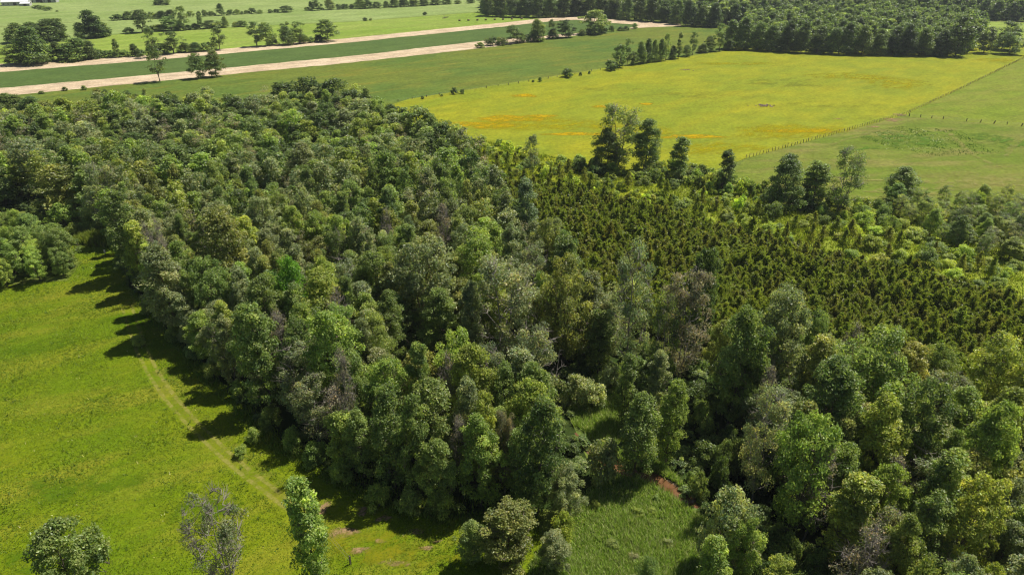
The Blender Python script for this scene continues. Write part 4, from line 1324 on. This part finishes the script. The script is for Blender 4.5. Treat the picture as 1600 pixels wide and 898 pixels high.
# round hay bales in a row on the lime field
M_HAY = plain_mat("old_hay", (0.15, 0.12, 0.055), .95, .35, 2)


def bale_mesh():
    n = 14
    V, F = [], []
    for i, (x, r) in enumerate(((-.6, .0), (-.6, .55), (-.52, .68), (.52, .68), (.6, .55), (.6, .0))):
        for k in range(n):
            a = 6.2832 * k / n
            V.append((x, r * math.cos(a), .66 + r * math.sin(a)))
    for i in range(5):
        for k in range(n):
            F.append((i * n + k, i * n + (k + 1) % n, (i + 1) * n + (k + 1) % n, (i + 1) * n + k))
    return tri_mesh("hay_bale", V, F, M_HAY)


bm_ = bale_mesh()
for k, px in enumerate((718, 732, 746, 759, 773, 786, 800, 815)):
    c = ground(px, 33.5 - .03 * k * 14)
    o = link("hay_bale", bm_, None, (c[0], c[1], .05))
    o.rotation_euler = (0, 0, ROW + random.gauss(0, .3))
    o.scale = (1.5, 1.2, 1.1)
    props(o, f"dark hay bale in the row on the lime green field, {ordinal(k + 1)} from left", "hay bale", "row of hay bales on the lime field")
# fallen branch lying on the lime field
tb = Tubes()
rg = np.random.default_rng(77)
tb.add(np.array([[-3, -1.2, .3], [0, 0, .6], [3, 1.4, 1.0]]), np.array([.35, .28, .1]), 5)
for k in range(14):
    s = np.array([-1 + .28 * k, -.4 + .13 * k, .6])
    tb.add(np.array([s, s + rg.normal(0, .6, 3) + [0, 0, .5], s + rg.normal(0, 1.1, 3) + [0, 0, .9]]), np.array([.12, .08, .03]), 4)
fb = link("fallen_branch", tb.mesh("fallen_branch", M_BARK), None, ground(696, 29))
props(fb, "dark fallen branch lying alone on the lime green field", "branch")
# white gate rail at the wood's foot, pale marker post at the passage
M_WHITE = plain_mat("pale_rail", (.55, .55, .52), .6, .12, 4)
gr = link("gate_rail", None)
ga, gb = ground(527, 742), ground(543, 744)
gr.location = ga
props(gr, "pale metal rail on two posts in the shade at the wood's foot", "rail")
dv = gb - ga
v, f = box_vf(0, np.linalg.norm(dv), -.04, .04, .95, 1.06)
o = link("rail", tri_mesh("rail", v, f, M_WHITE), gr)
gr.rotation_euler = (0, 0, math.atan2(dv[1], dv[0]))
for xx in (.1, float(np.linalg.norm(dv)) - .1):
    v, f = box_vf(xx - .05, xx + .05, .05, .14, 0, 1.15)
    link("post", tri_mesh("post", v, f, M_WHITE), gr)
mp_ = link("marker_post", None)
mp_.location = ground(165, 399)
props(mp_, "white topped marker post beside the grassy passage at the meadow's end", "post")
v, f = box_vf(-.1, .1, -.1, .1, 0, .7)
link("post", tri_mesh("post", v, f, M_WOODPOST), mp_)
v, f = box_vf(-.16, .16, -.16, .16, .7, 1.5)
link("cap", tri_mesh("cap", v, f, M_WHITE), mp_)

# ---------------------------------------------------------------- farm buildings in the far left corner
M_WALL = plain_mat("barn_wall", (.42, .41, .39), .8, .1, .4)
M_DARKWALL = plain_mat("dark_boards", (.06, .055, .05), .8, .2, .4)
M_ROOFW = plain_mat("white_sheet_roof", (.72, .72, .72), .45, .06, .3, .5)
M_ROOFB = plain_mat("blue_sheet_roof", (.12, .24, .48), .45, .1, .3, .5)
M_ROOFD = plain_mat("dark_roof", (.10, .10, .11), .7, .15, .3)
M_GLASS = plain_mat("window_glass", (.03, .035, .04), .1, .1, 1, .6)


def building(name, px, py, L, W, eave, ridge, wall, roof, label, turn, nwin):
    c = ground(px, py)
    b = link(name, None)
    b.location = (c[0], c[1], 0)
    b.rotation_euler = (0, 0, turn)
    props(b, label, "barn" if name == "barn" else "house")
    V = [(-L / 2, -W / 2, 0), (L / 2, -W / 2, 0), (L / 2, W / 2, 0), (-L / 2, W / 2, 0), (-L / 2, -W / 2, eave), (L / 2, -W / 2, eave), (L / 2, W / 2, eave), (-L / 2, W / 2, eave), (-L / 2, 0, ridge), (L / 2, 0, ridge)]
    link("wall", tri_mesh("wall", V, [(0, 1, 5, 4), (2, 3, 7, 6), (1, 2, 6, 9, 5), (3, 0, 4, 8, 7)], wall), b)
    e, k = .5, .12
    sl = (ridge - eave) / (W / 2)
    rv, rf = [], []
    for s in (-1, 1):
        n = len(rv)
        for dz in (.03, .03 + k):
            rv += [(-L / 2 - e, s * (W / 2 + e), eave - sl * e + dz), (L / 2 + e, s * (W / 2 + e), eave - sl * e + dz), (L / 2 + e, 0, ridge + dz), (-L / 2 - e, 0, ridge + dz)]
        rf += [tuple(n + i for i in q) for q in ((0, 1, 2, 3), (4, 5, 6, 7), (0, 1, 5, 4), (1, 2, 6, 5), (3, 0, 4, 7))]
    link("roof", tri_mesh("roof", rv, rf, roof), b)
    v, f = box_vf(-1.6, 1.6, -W / 2 - .06, -W / 2 - .005, 0, min(eave - .3, 3.2))
    link("door", tri_mesh("door", v, f, M_DARKWALL if wall is M_WALL else M_WALL), b)
    v, f = box_vf(-.6, .6, -W / 2 - .05, -W / 2 - .005, 1.2, 2.4)
    me = tri_mesh("window", v, f, M_GLASS)
    for i in range(nwin):
        x = (-L / 2 + L * (i + .5) / nwin)
        if abs(x) > 2.6: link("window", me, b, (x, 0, 0))
    return b


building("barn", 27, 8.5, 26, 12, 4, 7.5, M_WALL, M_ROOFW, "long barn with a white roof in the far left corner", .25, 6)
building("barn", 41, 9.5, 9, 6, 2.6, 3.8, M_WALL, M_ROOFW, "small white shed at the right end of the white roofed barn", .25, 2)
building("barn", 57, 4, 14, 10, 4, 7, M_DARKWALL, M_ROOFD, "dark boarded shed between the white and the blue roofs", .2, 3)
building("house", 80, 4, 14, 9, 4.2, 7, M_WALL, M_ROOFB, "pale house with a blue roof at the far left top", .2, 4)
row([(58, 8, 14, 12), (66, 9, 15, 12), (75, 11, 16.5, 12), (89, 16.5, 18.5, 4)], "beside the far barns", "bushes beside the far barns")

# ---------------------------------------------------------------- labels that single each plant out
marks = [(t['mark'], t['x'], t['y']) for t in THINGS if t.get('mark')]
todo = [t for t in THINGS if not t['label']]
looks = {}
for t in todo: looks.setdefault(t['look'], []).append(t)
for look, S in looks.items():
    sect = {}
    for t in S:
        for i, (ph, mx_, my_) in enumerate(marks):
            dx, dy = t['x'] - mx_, t['y'] - my_
            d = ('behind' if dy > 0 else 'in front of') if abs(dy) > abs(dx) else ('right of' if dx > 0 else 'left of')
            sect.setdefault((i, d), []).append((math.hypot(dx, dy), id(t)))
    for k in sect: sect[k].sort()
    rank = {}
    for (i, d), L_ in sect.items():
        for n_, (ds, tid) in enumerate(L_): rank.setdefault(tid, []).append((n_ + ds / 18.0, n_, i, d))
    for t in S:
        _, n_, i, d = min(rank[id(t)])
        near = "nearest" if n_ == 0 else f"{ordinal(n_ + 1)} nearest"
        t['label'] = f"{look}, {near} {d} {marks[i][0]}"
        t['o']["label"] = t['label']
print("longest label", max(len(t['label'].split()) for t in THINGS), "things", len(THINGS))

# ---------------------------------------------------------------- the summer air
HAZE = 0.00008
if HAZE:
    v, f = box_vf(-2600, 2600, -500, 4200, -1.0, 78.0)
    hz = link("haze", tri_mesh("haze", v, f, None) if False else bpy.data.meshes.new("haze"))
    hz.data.from_pydata(v, [], f)
    hz.data.update()
    m = bpy.data.materials.new("haze")
    m.use_nodes = True
    nt = m.node_tree
    nt.nodes.clear()
    out = nt.nodes.new("ShaderNodeOutputMaterial")
    pv = nt.nodes.new("ShaderNodeVolumePrincipled")
    pv.inputs["Color"].default_value = (.86, .92, 1.0, 1)
    pv.inputs["Density"].default_value = HAZE
    pv.inputs["Anisotropy"].default_value = 0.3
    nt.links.new(pv.outputs[0], out.inputs["Volume"])
    hz.data.materials.append(m)
    props(hz, kind="stuff", label="thin summer haze over the fields", cat="haze")
